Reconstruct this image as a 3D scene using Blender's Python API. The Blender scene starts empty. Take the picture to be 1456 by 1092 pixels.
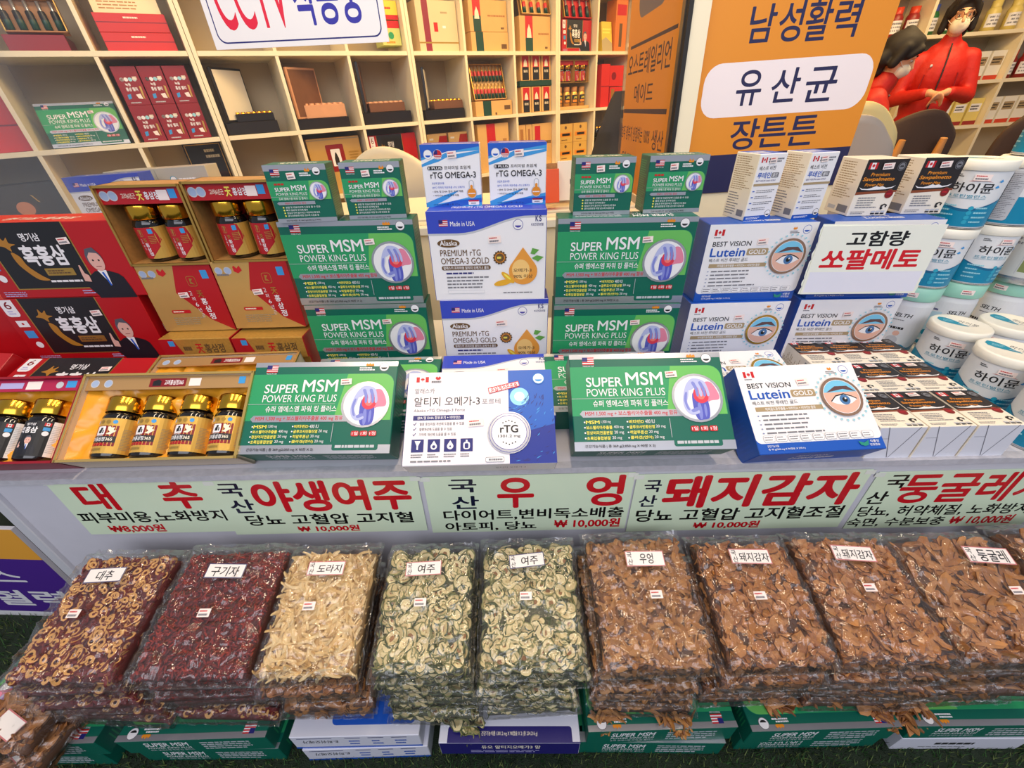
import bpy, math, random
from mathutils import Matrix, Vector, noise
R=math.radians
SC=bpy.context.scene
COL=SC.collection
random.seed(7)
# ---------------------------------------------------------------- camera, world, lamps, exposure
def make_camera():
    p,r=R(33.5),R(1.3)
    f=Vector((0,math.cos(p),-math.sin(p))); u=Vector((0,math.sin(p),math.cos(p))); x=Vector((1,0,0))
    x2=x*math.cos(r)-u*math.sin(r); u2=u*math.cos(r)+x*math.sin(r)
    M=Matrix((( x2.x,u2.x,-f.x,0),(x2.y,u2.y,-f.y,0),(x2.z,u2.z,-f.z,1.09),(0,0,0,1)))
    c=bpy.data.cameras.new('camera'); c.sensor_width=36; c.lens=36*590/1456; c.clip_start=.01; c.clip_end=60
    o=bpy.data.objects.new('camera',c); COL.objects.link(o); o.matrix_world=M
    SC.camera=o
make_camera()
W=bpy.data.worlds.new('street_daylight'); SC.world=W; W.use_nodes=True
nt=W.node_tree; bgn=nt.nodes['Background']
bgn.inputs[0].default_value=(.80,.86,1.0,1); bgn.inputs[1].default_value=.40
def area(name,loc,tgt,sx,sy,power,col,spread=180):
    l=bpy.data.lights.new(name,'AREA'); l.shape='RECTANGLE'; l.size=sx; l.size_y=sy; l.energy=power; l.color=col
    l.spread=R(spread)
    o=bpy.data.objects.new(name,l); COL.objects.link(o); o.location=loc
    o.rotation_euler=(Vector(tgt)-Vector(loc)).to_track_quat('-Z','Y').to_euler()
    return o
WARM=(1,.72,.40); SOFT=(1,.80,.56)
area('awning_tube_lamp',(-.75,.62,2.35),(-.75,.62,0),.06,1.1,10.8,SOFT)
area('awning_tube_lamp',(.0,.70,2.35),(.0,.70,0),.06,1.1,10.8,SOFT)
area('awning_tube_lamp',(.75,.62,2.35),(.75,.62,0),.06,1.1,10.8,SOFT)
area('street_sky_opening',(0,-2.6,3.2),(0,.8,.5),4.5,2.2,110,(.90,.91,1.0))
area('shop_ceiling_lamp',(1.4,2.6,2.45),(1.2,2.7,0),1.2,.3,37,(1,.66,.27))
area('shop_ceiling_lamp',(.1,2.2,2.45),(.0,2.7,.9),1.2,.3,28,(1,.68,.30))
area('shop_ceiling_lamp',(-1.25,1.75,2.45),(-1.4,2.2,.9),.5,.2,9,(1,.76,.45))
area('shop_ceiling_lamp',(3.0,3.0,2.5),(3.0,3.4,0),1.2,.4,36,(1,.70,.33))
vs=SC.view_settings; vs.view_transform='Standard'; vs.look='None'; vs.gamma=1; vs.use_curve_mapping=False; vs.exposure=.0
SC.cycles.max_bounces=8; SC.cycles.transparent_max_bounces=24; SC.cycles.caustics_reflective=False; SC.cycles.caustics_refractive=False
try: SC.cycles.use_denoising=True
except Exception: pass
SC.cycles.sample_clamp_indirect=6
BG=Matrix.Translation((0,0,1.09))@Matrix.Rotation(-.04,4,'Y')@Matrix.Translation((0,0,-1.09))
T3=Matrix.Translation
def Rx(d): return Matrix.Rotation(R(d),4,'X')
def Ry(d): return Matrix.Rotation(R(d),4,'Y')
def Rz(d): return Matrix.Rotation(R(d),4,'Z')
# ---------------------------------------------------------------- materials
MT={}
def lin(c): 
    c/=255.; return c/12.92 if c<=.04045 else ((c+.055)/1.055)**2.4
def mat(name,rgb=None,rough=.45,metal=0,spec=.5,var=0,scale=40,bump=0,bscale=80,coat=0,alpha=None):
    if name in MT: return MT[name]
    m=bpy.data.materials.new(name); m.use_nodes=True; n=m.node_tree; b=n.nodes['Principled BSDF']
    c=(lin(rgb[0]),lin(rgb[1]),lin(rgb[2]),1)
    b.inputs['Base Color'].default_value=c; b.inputs['Roughness'].default_value=rough; b.inputs['Metallic'].default_value=metal
    b.inputs['Specular IOR Level'].default_value=spec
    if coat: b.inputs['Coat Weight'].default_value=coat; b.inputs['Coat Roughness'].default_value=.12
    m.diffuse_color=c
    if var or bump:
        tc=n.nodes.new('ShaderNodeTexCoord'); nz=n.nodes.new('ShaderNodeTexNoise'); nz.inputs['Scale'].default_value=scale; nz.inputs['Detail'].default_value=5
        n.links.new(tc.outputs['Object'],nz.inputs['Vector'])
        if var:
            mx=n.nodes.new('ShaderNodeMix'); mx.data_type='RGBA'; mx.blend_type='MIX'
            mx.inputs[6].default_value=tuple(x*(1-var) for x in c[:3])+(1,); mx.inputs[7].default_value=tuple(min(1,x*(1+var)) for x in c[:3])+(1,)
            n.links.new(nz.outputs['Fac'],mx.inputs[0]); n.links.new(mx.outputs[2],b.inputs['Base Color'])
        if bump:
            nb=n.nodes.new('ShaderNodeTexNoise'); nb.inputs['Scale'].default_value=bscale; n.links.new(tc.outputs['Object'],nb.inputs['Vector'])
            bp=n.nodes.new('ShaderNodeBump'); bp.inputs['Strength'].default_value=bump; bp.inputs['Distance'].default_value=.01
            n.links.new(nb.outputs['Fac'],bp.inputs['Height']); n.links.new(bp.outputs[0],b.inputs['Normal'])
    MT[name]=m; return m
def film(name,gloss,haze,bscale=60,bstr=.5,tint=(1,1,1)):
    m=bpy.data.materials.new(name); m.use_nodes=True; n=m.node_tree; n.nodes.clear()
    o=n.nodes.new('ShaderNodeOutputMaterial'); tr=n.nodes.new('ShaderNodeBsdfTransparent'); gl=n.nodes.new('ShaderNodeBsdfGlossy'); df=n.nodes.new('ShaderNodeBsdfDiffuse')
    tr.inputs[0].default_value=(*tint,1); gl.inputs['Roughness'].default_value=.085 if bstr else .02
    df.inputs[0].default_value=(.9,.9,.92,1)
    lw=n.nodes.new('ShaderNodeFresnel'); lw.inputs[0].default_value=1.45
    mu=n.nodes.new('ShaderNodeMath'); mu.operation='MULTIPLY'; mu.inputs[1].default_value=gloss; mu.use_clamp=True
    n.links.new(lw.outputs[0],mu.inputs[0])
    m1=n.nodes.new('ShaderNodeMixShader'); m2=n.nodes.new('ShaderNodeMixShader'); m2.inputs[0].default_value=haze
    mn=n.nodes.new('ShaderNodeMath'); mn.operation='MINIMUM'; mn.inputs[1].default_value=.30; n.links.new(mu.outputs[0],mn.inputs[0])
    n.links.new(mn.outputs[0],m1.inputs[0]); n.links.new(tr.outputs[0],m1.inputs[1]); n.links.new(gl.outputs[0],m1.inputs[2])
    n.links.new(m1.outputs[0],m2.inputs[1]); n.links.new(df.outputs[0],m2.inputs[2]); n.links.new(m2.outputs[0],o.inputs[0])
    if bstr:
        tc=n.nodes.new('ShaderNodeTexCoord'); nz=n.nodes.new('ShaderNodeTexNoise'); nz.inputs['Scale'].default_value=bscale; nz.inputs['Detail'].default_value=3; nz.inputs['Distortion'].default_value=1.2
        bp=n.nodes.new('ShaderNodeBump'); bp.inputs['Strength'].default_value=bstr; bp.inputs['Distance'].default_value=.006
        mp=n.nodes.new('ShaderNodeMapping'); mp.inputs['Rotation'].default_value=(0,0,.6); mp.inputs['Scale'].default_value=(1.5,.38,1)
        n.links.new(tc.outputs['Object'],mp.inputs[0]); n.links.new(mp.outputs[0],nz.inputs['Vector']); n.links.new(nz.outputs['Fac'],bp.inputs['Height']); n.links.new(bp.outputs[0],gl.inputs['Normal'])
    MT[name]=m; return m
def ink(name,r,g,b,**k): return mat(name,(r,g,b),k.pop('rough',.38),**k)
WH=ink('print_white',236,234,236); CRM=ink('print_cream',236,226,205); BLK=ink('print_black',26,26,30); GRY=ink('print_gray',120,120,126); LG=ink('print_pale_gray',190,192,198)
RED=ink('print_red',196,26,34); DRED=ink('print_dark_red',128,14,26); BRED=ink('print_bright_red',214,34,26)
DGR=ink('print_deep_green',6,98,80); MGR=ink('print_mid_green',40,150,96); LGR=ink('print_leaf_green',104,186,92)
SIL=mat('foil_silver',(196,198,206),.28,.75); GOLDF=mat('foil_gold',(206,164,84),.32,.8); GOLD=mat('polished_gold_cap',(226,172,58),.18,1)
BLU=ink('print_blue',30,88,190); NAVY=ink('print_navy',34,36,112); SKY=ink('print_sky_blue',60,150,214); TEAL=ink('print_teal',0,142,172); CYAN=ink('print_pale_cyan',150,208,222)
YEL=ink('print_yellow',240,226,90); TAN=ink('print_tan',170,148,112); BRN=ink('print_brown',104,76,44); ORG=ink('print_orange',226,140,36); SKIN=ink('print_skin',226,178,158)
PURP=ink('print_purple',70,66,160); PINKW=ink('sticker_pink_white',246,228,222); LILAC=ink('print_lilac',176,170,216)
# ---------------------------------------------------------------- mesh builder
class MB:
    def __init__(s): s.v=[];s.f=[];s.m=[];s.s=[];s.mats=[]
    def mi(s,m):
        if m not in s.mats: s.mats.append(m)
        return s.mats.index(m)
    def add(s,vs,fs,m,M=None,smooth=False):
        b=len(s.v)
        if M is None: s.v.extend(tuple(v) for v in vs)
        else: s.v.extend(tuple(M@Vector(v)) for v in vs)
        k=s.mi(m)
        for f in fs: s.f.append(tuple(i+b for i in f)); s.m.append(k); s.s.append(smooth)
    def box(s,a,b,m,M=None,c=.0):
        cx=[(a[i]+b[i])/2 for i in range(3)]
        s.cbox(b[0]-a[0],b[1]-a[1],b[2]-a[2],c,[m]*6,(M or Matrix())@T3((cx[0],cx[1],a[2])))
    def cbox(s,W,D,H,c,ms,M=None):
        # chamfered box, base centre origin; ms: front back left right top bottom
        x,y,z=W/2,D/2,H
        if c<=0:
            P=[(-x,-y,0),(x,-y,0),(x,y,0),(-x,y,0),(-x,-y,z),(x,-y,z),(x,y,z),(-x,y,z)]
            F=[(0,1,5,4),(2,3,7,6),(3,0,4,7),(1,2,6,5),(4,5,6,7),(3,2,1,0)]
            for f,m in zip(F,ms): s.add([P[i] for i in f],[(0,1,2,3)],m,M)
            return
        P=[];idx={}
        for ax in range(3):
            for sx in(-1,1):
                for sy in(-1,1):
                    for sz in(0,1):
                        q=[sx*x,sy*y,sz*z]
                        o=[-sx*c,-sy*c,c if sz==0 else -c]
                        for k in range(3):
                            if k!=ax: q[k]+=o[k]
                        idx[(ax,sx,sy,sz)]=len(P);P.append(tuple(q))
        I=lambda ax,*c3: idx[(ax,)+c3]
        F=[([I(1,-1,-1,0),I(1,1,-1,0),I(1,1,-1,1),I(1,-1,-1,1)],ms[0]),([I(1,1,1,0),I(1,-1,1,0),I(1,-1,1,1),I(1,1,1,1)],ms[1]),
           ([I(0,-1,1,0),I(0,-1,-1,0),I(0,-1,-1,1),I(0,-1,1,1)],ms[2]),([I(0,1,-1,0),I(0,1,1,0),I(0,1,1,1),I(0,1,-1,1)],ms[3]),
           ([I(2,-1,-1,1),I(2,1,-1,1),I(2,1,1,1),I(2,-1,1,1)],ms[4]),([I(2,-1,1,0),I(2,1,1,0),I(2,1,-1,0),I(2,-1,-1,0)],ms[5])]
        for sy in(-1,1):
            for sz in(0,1):
                m=ms[0] if sy<0 else ms[1]
                F.append(([I(1,-1,sy,sz),I(1,1,sy,sz),I(2,1,sy,sz),I(2,-1,sy,sz)],m))
        for sx in(-1,1):
            m=ms[2] if sx<0 else ms[3]
            for sz in(0,1): F.append(([I(0,sx,-1,sz),I(0,sx,1,sz),I(2,sx,1,sz),I(2,sx,-1,sz)],m))
            for sy in(-1,1): F.append(([I(0,sx,sy,0),I(0,sx,sy,1),I(1,sx,sy,1),I(1,sx,sy,0)],m))
            for sy in(-1,1):
                for sz in(0,1): F.append(([I(0,sx,sy,sz),I(1,sx,sy,sz),I(2,sx,sy,sz)],m))
        b=len(s.v); s.v.extend(P if M is None else [tuple(M@Vector(p)) for p in P])
        for f,m in F: s.f.append(tuple(i+b for i in f)); s.m.append(s.mi(m)); s.s.append(False)
    def lathe(s,prof,n,m,M=None,smooth=True,a0=0,a1=360,cap=True):
        full=abs(a1-a0)>=360; k=n if full else n+1
        vs=[]
        for r,z in prof:
            for i in range(k):
                a=R(a0+(a1-a0)*i/n); vs.append((r*math.sin(a),-r*math.cos(a),z))
        fs=[]
        for j in range(len(prof)-1):
            for i in range(n):
                i2=(i+1)%k; fs.append((j*k+i,j*k+i2,(j+1)*k+i2,(j+1)*k+i))
        s.add(vs,fs,m,M,smooth)
        if full and cap:
            for j,rev in((0,True),(len(prof)-1,False)):
                if prof[j][0]>1e-4:
                    ids=list(range(k)); s.add([vs[j*k+i] for i in ids],[tuple(reversed(ids)) if rev else tuple(ids)],m,M)
    def tube(s,path,rad,n,m,M=None,cap=True):
        vs=[];k=len(path)
        P=[Vector(p) for p in path]
        for i,p in enumerate(P):
            d=(P[min(i+1,k-1)]-P[max(i-1,0)]).normalized()
            a=d.cross(Vector((0,0,1)) if abs(d.z)<.9 else Vector((1,0,0))).normalized(); b=d.cross(a)
            r=rad[i] if hasattr(rad,'__len__') else rad
            for j in range(n):
                t=2*math.pi*j/n; vs.append(p+(a*math.cos(t)+b*math.sin(t))*r)
        fs=[(i*n+j,i*n+(j+1)%n,(i+1)*n+(j+1)%n,(i+1)*n+j) for i in range(k-1) for j in range(n)]
        s.add(vs,fs,m,M,True)
        if cap:
            s.add(vs[:n],[tuple(range(n))],m,M); s.add(vs[-n:],[tuple(reversed(range(n)))],m,M)
    def ball(s,c,r,m,M=None,n=14,k=9):
        rx,ry,rz=(r,r,r) if not hasattr(r,'__len__') else r
        vs=[];fs=[]
        for j in range(k+1):
            t=math.pi*j/k
            for i in range(n):
                a=2*math.pi*i/n; vs.append((c[0]+rx*math.sin(t)*math.cos(a),c[1]+ry*math.sin(t)*math.sin(a),c[2]+rz*math.cos(t)))
        for j in range(k):
            for i in range(n): fs.append((j*n+i,(j+1)*n+i,(j+1)*n+(i+1)%n,j*n+(i+1)%n))
        s.add(vs,fs,m,M,True)
    def mesh(s,name):
        me=bpy.data.meshes.new(name); me.from_pydata(s.v,[],s.f)
        for m in s.mats: me.materials.append(m)
        me.polygons.foreach_set('material_index',s.m); me.polygons.foreach_set('use_smooth',s.s); me.update(); return me
    def obj(s,name,parent=None,M=None):
        o=bpy.data.objects.new(name,s.mesh(name)); COL.objects.link(o)
        if parent is not None: o.parent=parent
        if M is not None: o.matrix_basis=M
        return o
def tag(o,label=None,cat=None,group=None,kind=None):
    if label: o['label']=label
    if cat: o['category']=cat
    if group: o['group']=group
    if kind: o['kind']=kind
    return o
def empty(name,M,label,cat,group=None):
    o=bpy.data.objects.new(name,None); COL.objects.link(o); o.empty_display_size=.05; o.matrix_basis=M
    return tag(o,label,cat,group)
def clone(o,M,label=None,group=None,parent=None):
    """copy a thing, its parts and their sub-parts (mesh data shared)"""
    c=o.copy(); COL.objects.link(c); KIDS[c.name]=[]
    if parent is None:
        c.matrix_basis=M; c['label']=label
        if group: c['group']=group
    else:
        c.parent=parent; KIDS[parent.name].append(c)
    for ch in list(KIDS.get(o.name,[])): clone(ch,None,parent=c)
    return c
KIDS={}
def kid(p,o):
    o.parent=p; KIDS.setdefault(p.name,[]).append(o); return o
# ---------------------------------------------------------------- printed artwork
GL={}
def glyph(s,bold=0,shear=0,n=8):
    """outline of a line of writing scaled to a unit square; bold thickens the strokes by laying shifted copies"""
    k=(s,bold,shear,n)
    if k in GL: return GL[k]
    k0=(s,shear)
    if k0 not in GL:
        c=bpy.data.curves.new('lettering','FONT'); c.body=s; c.shear=shear; c.resolution_u=6 if len(s)<8 else 3; c.fill_mode='FRONT'
        o=bpy.data.objects.new('lettering',c); COL.objects.link(o)
        dg=bpy.context.evaluated_depsgraph_get(); m=o.evaluated_get(dg).to_mesh()
        GL[k0]=([(x.co.x,x.co.y) for x in m.vertices],[tuple(p.vertices) for p in m.polygons])
        bpy.data.objects.remove(o); bpy.data.curves.remove(c)
    V,F=GL[k0]; v=[];f=[]
    sh=[(0,0)] if bold<.005 else [(bold*math.cos(2*math.pi*i/n),bold*math.sin(2*math.pi*i/n)) for i in range(n)]
    for dx,dy in sh:
        b=len(v); v+=[(x+dx,y+dy) for x,y in V]; f+=[tuple(i+b for i in q) for q in F]
    x0=min(a for a,b in v);x1=max(a for a,b in v);y0=min(b for a,b in v);y1=max(b for a,b in v)
    GL[k]=([((a-x0)/(x1-x0),(b-y0)/(y1-y0)) for a,b in v],f); return GL[k]
class Pr:
    def __init__(s,W,H): s.W,s.H,s.k,s.it=W,H,1,[]
    def p(s,u,v): return ((u-.5)*s.W,(.5-v)*s.H)
    def raw(s,pts,fs,m): s.it.append(([(x,-s.k*.00005,z) for x,z in pts],fs,m))
    def poly(s,uv,m):
        s.k+=1; pts=[s.p(*q) for q in uv]
        a=sum(pts[i-1][0]*pts[i][1]-pts[i][0]*pts[i-1][1] for i in range(len(pts)))
        if a<0: pts.reverse()
        s.raw(pts,[tuple(range(len(pts)))],m); return s
    def blob(s,uv,m,n=4):
        q=[];N=len(uv)
        for i in range(N):
            p0,p1,p2,p3=uv[i-1],uv[i],uv[(i+1)%N],uv[(i+2)%N]
            for j in range(n):
                t=j/n; q.append(tuple(.5*(2*p1[d]+(p2[d]-p0[d])*t+(2*p0[d]-5*p1[d]+4*p2[d]-p3[d])*t*t+(3*p1[d]-p0[d]-3*p2[d]+p3[d])*t**3) for d in(0,1)))
        return s.poly(q,m)
    def r(s,u0,v0,u1,v1,m): return s.poly([(u0,v0),(u0,v1),(u1,v1),(u1,v0)],m)
    def rr(s,u0,v0,u1,v1,m,rad=.004,cor='abcd'):
        ru,rv=rad/s.W,rad/s.H; q=[]
        for n,(cu,cv,a) in zip('abcd',((u0+ru,v0+rv,180),(u1-ru,v0+rv,90),(u1-ru,v1-rv,0),(u0+ru,v1-rv,-90))):
            if n in cor:
                for i in range(7):
                    t=R(a-90*i/6); q.append((cu+ru*math.cos(t),cv-rv*math.sin(t)))
            else: q.append({'a':(u0,v0),'b':(u1,v0),'c':(u1,v1),'d':(u0,v1)}[n])
        return s.poly(q,m)
    def disc(s,u,v,r,m,ry=None,n=28,a=0):
        ry=ry or r; q=[]
        for i in range(n):
            t=2*math.pi*i/n; x,z=r*math.cos(t),ry*math.sin(t); ca,sa=math.cos(R(a)),math.sin(R(a))
            q.append((u+(x*ca-z*sa)/s.W,v-(x*sa+z*ca)/s.H))
        return s.poly(q,m)
    def t(s,txt,u0,v0,u1,v1,m,bold=0,shear=0,rot=0):
        w,h=(u1-u0)*s.W,(v1-v0)*s.H; V,F=glyph(txt,bold,shear,2 if h<.005 else 4 if h<.012 else 8)
        cx,cz=s.p((u0+u1)/2,(v0+v1)/2); ca,sa=math.cos(R(rot)),math.sin(R(rot))
        pts=[]
        for a,b in V:
            x,z=(a-.5)*w,(b-.5)*h; pts.append((cx+x*ca-z*sa,cz+x*sa+z*ca))
        k=s.k; s.k+=.5; n=max(1,len(V)//len(GL[(txt,shear)][0])); a,b=len(V)//n,len(F)//n
        for i in range(n):
            s.raw(pts[i*a:(i+1)*a],[tuple(q-i*a for q in g) for g in F[i*b:(i+1)*b]],m); s.k+=.2
        s.k=k; return s
    def words(s,u0,v0,u1,v1,n,m,fill=.5,seed=1):
        rn=random.Random(seed); dv=(v1-v0)/n; k=s.k; s.k+=.5
        for i in range(n):
            u=u0; end=u0+(u1-u0)*rn.uniform(.62,1)
            while u<end-.01*(u1-u0):
                w=min(rn.uniform(.05,.16)*(u1-u0),end-u); a,b=v0+dv*(i+.5-fill/2),v0+dv*(i+.5+fill/2)
                P=[s.p(u,a),s.p(u,b),s.p(u+w,b),s.p(u+w,a)]; s.raw(P,[(0,1,2,3)],m); u+=w+.018*(u1-u0)
        s.k=k; return s
    def flag_us(s,u0,v0,u1,v1):
        s.r(u0,v0,u1,v1,WH)
        for i in range(4): s.r(u0,v0+(v1-v0)*(2*i)/7,u1,v0+(v1-v0)*(2*i+1)/7,RED)
        return s.r(u0,v0,u0+(u1-u0)*.45,v0+(v1-v0)*.55,NAVY)
    def flag_ca(s,u0,v0,u1,v1):
        s.r(u0,v0,u1,v1,WH); w=u1-u0;h=v1-v0
        s.r(u0,v0,u0+w*.26,v1,RED); s.r(u1-w*.26,v0,u1,v1,RED)
        q=[(.5,.12),(.55,.3),(.63,.25),(.61,.42),(.68,.4),(.62,.62),(.52,.66),(.52,.88),(.48,.88),(.48,.66),(.38,.62),(.32,.4),(.39,.42),(.37,.25),(.45,.3)]
        return s.poly([(u0+a*w,v0+b*h) for a,b in q],RED)
    def seal(s,u,v,r,ring=GRY,fillm=WH,inner=BLU):
        s.disc(u,v,r,ring).disc(u,v,r*.9,fillm)
        k=[(u+r*.62*math.cos(t)/s.W,v+(r*.15+r*.42*math.sin(t))/s.H) for t in [math.pi*i/8 for i in range(9)]]
        return s.poly(k,inner)
    def into(s,mb,M):
        for v,f,m in s.it: mb.add(v,f,m,M)
FM={'front':lambda W,H,D:T3((0,-D/2,H/2)),'right':lambda W,H,D:T3((W/2,0,H/2))@Rz(90),'left':lambda W,H,D:T3((-W/2,0,H/2))@Rz(-90),
    'top':lambda W,H,D:T3((0,0,H))@Rx(-90),'bottom':lambda W,H,D:Rx(90),'back':lambda W,H,D:T3((0,D/2,H/2))@Rz(180),'topflip':lambda W,H,D:T3((0,0,H))@Rx(-90)@Ry(180)}
def carton(name,W,H,D,ms,prints,M,label,cat='box',group=None,c=.0012,sticker=None,extra=()):
    """one folded carton with its printing; sticker=(u,v,w,h) adds a price sticker part on the front"""
    mb=MB(); mb.cbox(W,D,H,c,ms if isinstance(ms,(list,tuple)) else [ms]*6)
    for face,pr in prints.items(): pr.into(mb,FM[face](W,H,D))
    o=mb.obj(name,None,M); tag(o,label,cat,group); KIDS[o.name]=[]
    if sticker:
        kid(o,price_sticker(W,H,D,*sticker))
    for nm,face,pr,lab in extra:
        m2=MB(); pr.into(m2,FM[face](W,H,D)); e=m2.obj(nm); kid(o,e)
        if lab: e['label']=lab
    return o
def price_sticker(W,H,D,u,v,w,h,rot=-4,M=None):
    p=Pr(w,h); p.k=44; p.r(0,0,1,1,PINKW).words(.08,.1,.95,.45,1,RED,.5,3).words(.08,.5,.95,.92,1,GRY,.6,5)
    mb=MB(); p.into(mb,(M if M is not None else T3((0,-D/2,H/2))@T3(((u-.5)*W,0,(.5-v)*H)))@Ry(rot))
    return mb.obj('price_sticker')
def pose(c,H,D,yaw=0,tilt=0,roll=0):
    """matrix for a carton whose FRONT FACE centre is c, leaning back by tilt"""
    return T3(c)@Rz(yaw)@Rx(-tilt)@Ry(-roll)@T3((0,D/2,-H/2))
# ---------------------------------------------------------------- the setting
PW=mat('painted_counter_white',(206,204,212),.5,var=.06,scale=14); PWE=mat('worn_counter_edge',(188,186,192),.6,var=.22,scale=90)
WALLM=mat('shop_wall_cream',(232,220,190),.7,var=.03); FLOORM=mat('shop_floor',(150,120,86),.45,var=.1,scale=6)
TURF=mat('turf_backing',(30,44,26),.9,var=.4,scale=120,bump=.6,bscale=400)
SHW=mat('shelf_cream_laminate',(240,228,196),.4,var=.03,scale=5); SHB=mat('shelf_back_panel',(182,164,134),.6)
def struct(name,mb,M=None): return tag(mb.obj(name,None,M),kind='structure')
m=MB(); m.box((-2.6,-1.2,-.03),(2.6,1.30,0),TURF); struct('floor',m)
m=MB(); m.box((-3.2,1.36,-.03),(6,6.2,.02),FLOORM); struct('floor_shop',m,BG)
m=MB(); m.box((-3.2,1.2,2.6),(6,6.2,2.66),WALLM); struct('ceiling',m,BG)
m=MB(); m.box((-3.2,1.34,0),(.508,1.42,.80),WALLM); struct('wall_front',m,BG)
m=MB(); m.box((-3.25,1.34,0),(-3.2,6.2,2.6),WALLM); struct('wall_left',m,BG)
m=MB(); m.box((6,1.34,0),(6.05,6.2,2.6),WALLM); struct('wall_right',m,BG)
m=MB(); m.box((-3.2,6.2,0),(6,6.25,2.6),WALLM); struct('wall_back',m,BG)
m=MB(); m.box((.512,1.352,0),(.976,1.44,2.6),WALLM); struct('wall_pillar',m,BG)
m=MB(); m.box((.466,1.335,0),(.511,1.40,2.6),mat('cream_post',(238,228,200),.45)); struct('trim_1',m,BG)
m=MB(); m.box((.452,1.35,.8),(.466,1.372,2.6),mat('aluminium_seam',(120,112,100),.3,.8)); m.box((.455,1.33,.8),(.466,1.35,2.6),mat('black_gasket',(28,26,26),.6)); struct('trim_2',m,BG)
m=MB(); m.box((-3.2,1.33,.78),(.466,1.43,.80),mat('window_sill_white',(226,220,206),.4)); struct('trim_3',m,BG)
GLASS=film('window_glass',.45,.004,bstr=0)
m=MB(); m.box((-3.2,1.372,.80),(.455,1.380,2.6),GLASS); struct('window_1',m,BG)
m=MB(); m.box((.463,1.372,.80),(.471,2.0,2.6),GLASS); struct('window_2',m,BG)
m=MB(); m.box((.455,1.42,0),(.48,2.02,.80),WALLM); struct('wall_return',m,BG)
# turf blades in the strips the goods leave open
def turf():
    mb=MB(); ms=[mat('turf_blade_dark',(34,66,30),.7),mat('turf_blade_mid',(52,88,40),.7),mat('turf_blade_pale',(96,110,60),.7)]; rn=random.Random(3)
    def blade(x,y):
        a=rn.uniform(0,6.28); h=rn.uniform(.008,.02); w=.0012; dx,dy=math.cos(a)*w,math.sin(a)*w; lx,ly=rn.uniform(-.008,.008),rn.uniform(-.008,.008)
        mb.add([(x-dx,y-dy,0),(x+dx,y+dy,0),(x+lx,y+ly,h)],[(0,1,2)],rn.choice(ms))
    for i in range(9500): blade(rn.uniform(-1.15,1.15),rn.uniform(.17,.30))
    for i in range(4500): blade(rn.uniform(-1.6,-.88),rn.uniform(.28,.62))
    tag(mb.obj('turf_grass'),'short green artificial turf in front of the stall','turf',kind='stuff')
turf()
# ---------------------------------------------------------------- counter
def counter():
    r=empty('display_counter',Matrix(),'long white painted stall counter with worn front edge','counter')
    m=MB(); m.box((-1.02,.575,.50),(1.9,1.24,.525),PW,c=.003); m.obj('counter_top',r)
    m=MB(); rn=random.Random(5)
    n=150; pts=[]
    for i in range(n+1):
        x=-1.02+2.92*i/n; pts.append((x,.5625-rn.random()*.0015,.5255+rn.random()*.0012))
    vs=[];fs=[]
    for i,(x,y,z) in enumerate(pts): vs+=[(x,.578+rn.random()*.003,.5262),(x,y,z),(x,y,.513),(x,.575,.513)]
    for i in range(n):
        for j in range(3): fs.append((4*i+j,4*i+j+1,4*i+5+j,4*i+4+j))
    m.add(vs,fs,PWE); m.obj('edge_strip',r)
    m=MB(); m.box((-1.02,.575,0),(1.9,.60,.50),PW); m.obj('front_panel',r)
    m=MB(); m.box((-1.02,.60,0),(-1.0,1.24,.50),PW); m.obj('side_panel',r)
    m=MB(); m.box((-1.035,.566,0),(-1.012,.60,.525),mat('counter_corner_trim',(220,220,226),.4,.2),c=.002); m.obj('corner_trim',r)
    m=MB(); m.box((-1.0,1.22,0),(1.9,1.24,.50),PW); m.obj('back_panel',r)
counter()
m=MB(); m.box((-.52,.87,.525),(1.35,1.2,.5435),mat('riser_white',(224,218,206),.5),c=.002); tag(m.obj('riser_board'),'low white riser board under the upright carton stacks','board')
m=MB(); m.box((-1.45,.80,.525),(-.54,1.2,.5435),mat('riser_red_cloth',(150,16,22),.7,var=.2,scale=30),c=.002); m.box((-1.45,.80,0),(-1.03,1.2,.525),MT['riser_red_cloth']); tag(m.obj('riser_board'),'low red covered riser under the red ginseng cartons','board')
# ---------------------------------------------------------------- paper signs on the counter front
SGP=mat('laminated_pale_green_paper',(224,240,208),.18,spec=.5,var=.02,scale=8)
SRED=ink('marker_red',206,18,34,rough=.22); SNV=ink('marker_navy',18,24,52,rough=.22); SBK=ink('marker_black',16,16,18,rough=.22)
def sign(x0,x1,z0,z1,texts,label,rot=0,y=.5735,sm=SGP):
    W,H=x1-x0,z1-z0; p=Pr(W,H)
    for s,u0,v0,u1,v1,c,b in texts: p.t(s,u0,v0,u1,v1,c,b)
    mb=MB(); mb.cbox(W,.0012,H,.0,[sm]*6); p.into(mb,T3((0,-.0006,H/2)))
    o=mb.obj('price_sign',None,T3(((x0+x1)/2,y,z0))@Ry(rot)); tag(o,label,'sign','price signs on the counter front'); KIDS[o.name]=[]
    F=mat('clear_tape',(232,236,224),.12,spec=.6)
    for a,b in((-W/2-.006,-W/2+.014),(W/2-.014,W/2+.006)):
        t=MB(); t.box((a,-.0011,H-.012),(b,-.0007,H-.001),F); kid(o,t.obj('tape'))
    return o
WON='₩ 10,000원'
sign(-.905,-.588,.350,.512,[('대',.12,.06,.34,.54,SRED,.03),('추',.64,.06,.89,.54,SRED,.03),('피부미용,노화방지',.02,.57,.97,.79,SBK,.022),('₩8,000원',.15,.82,.52,.98,SRED,.035)],'pale green sign with red jujube lettering, leftmost on the counter front')
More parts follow.
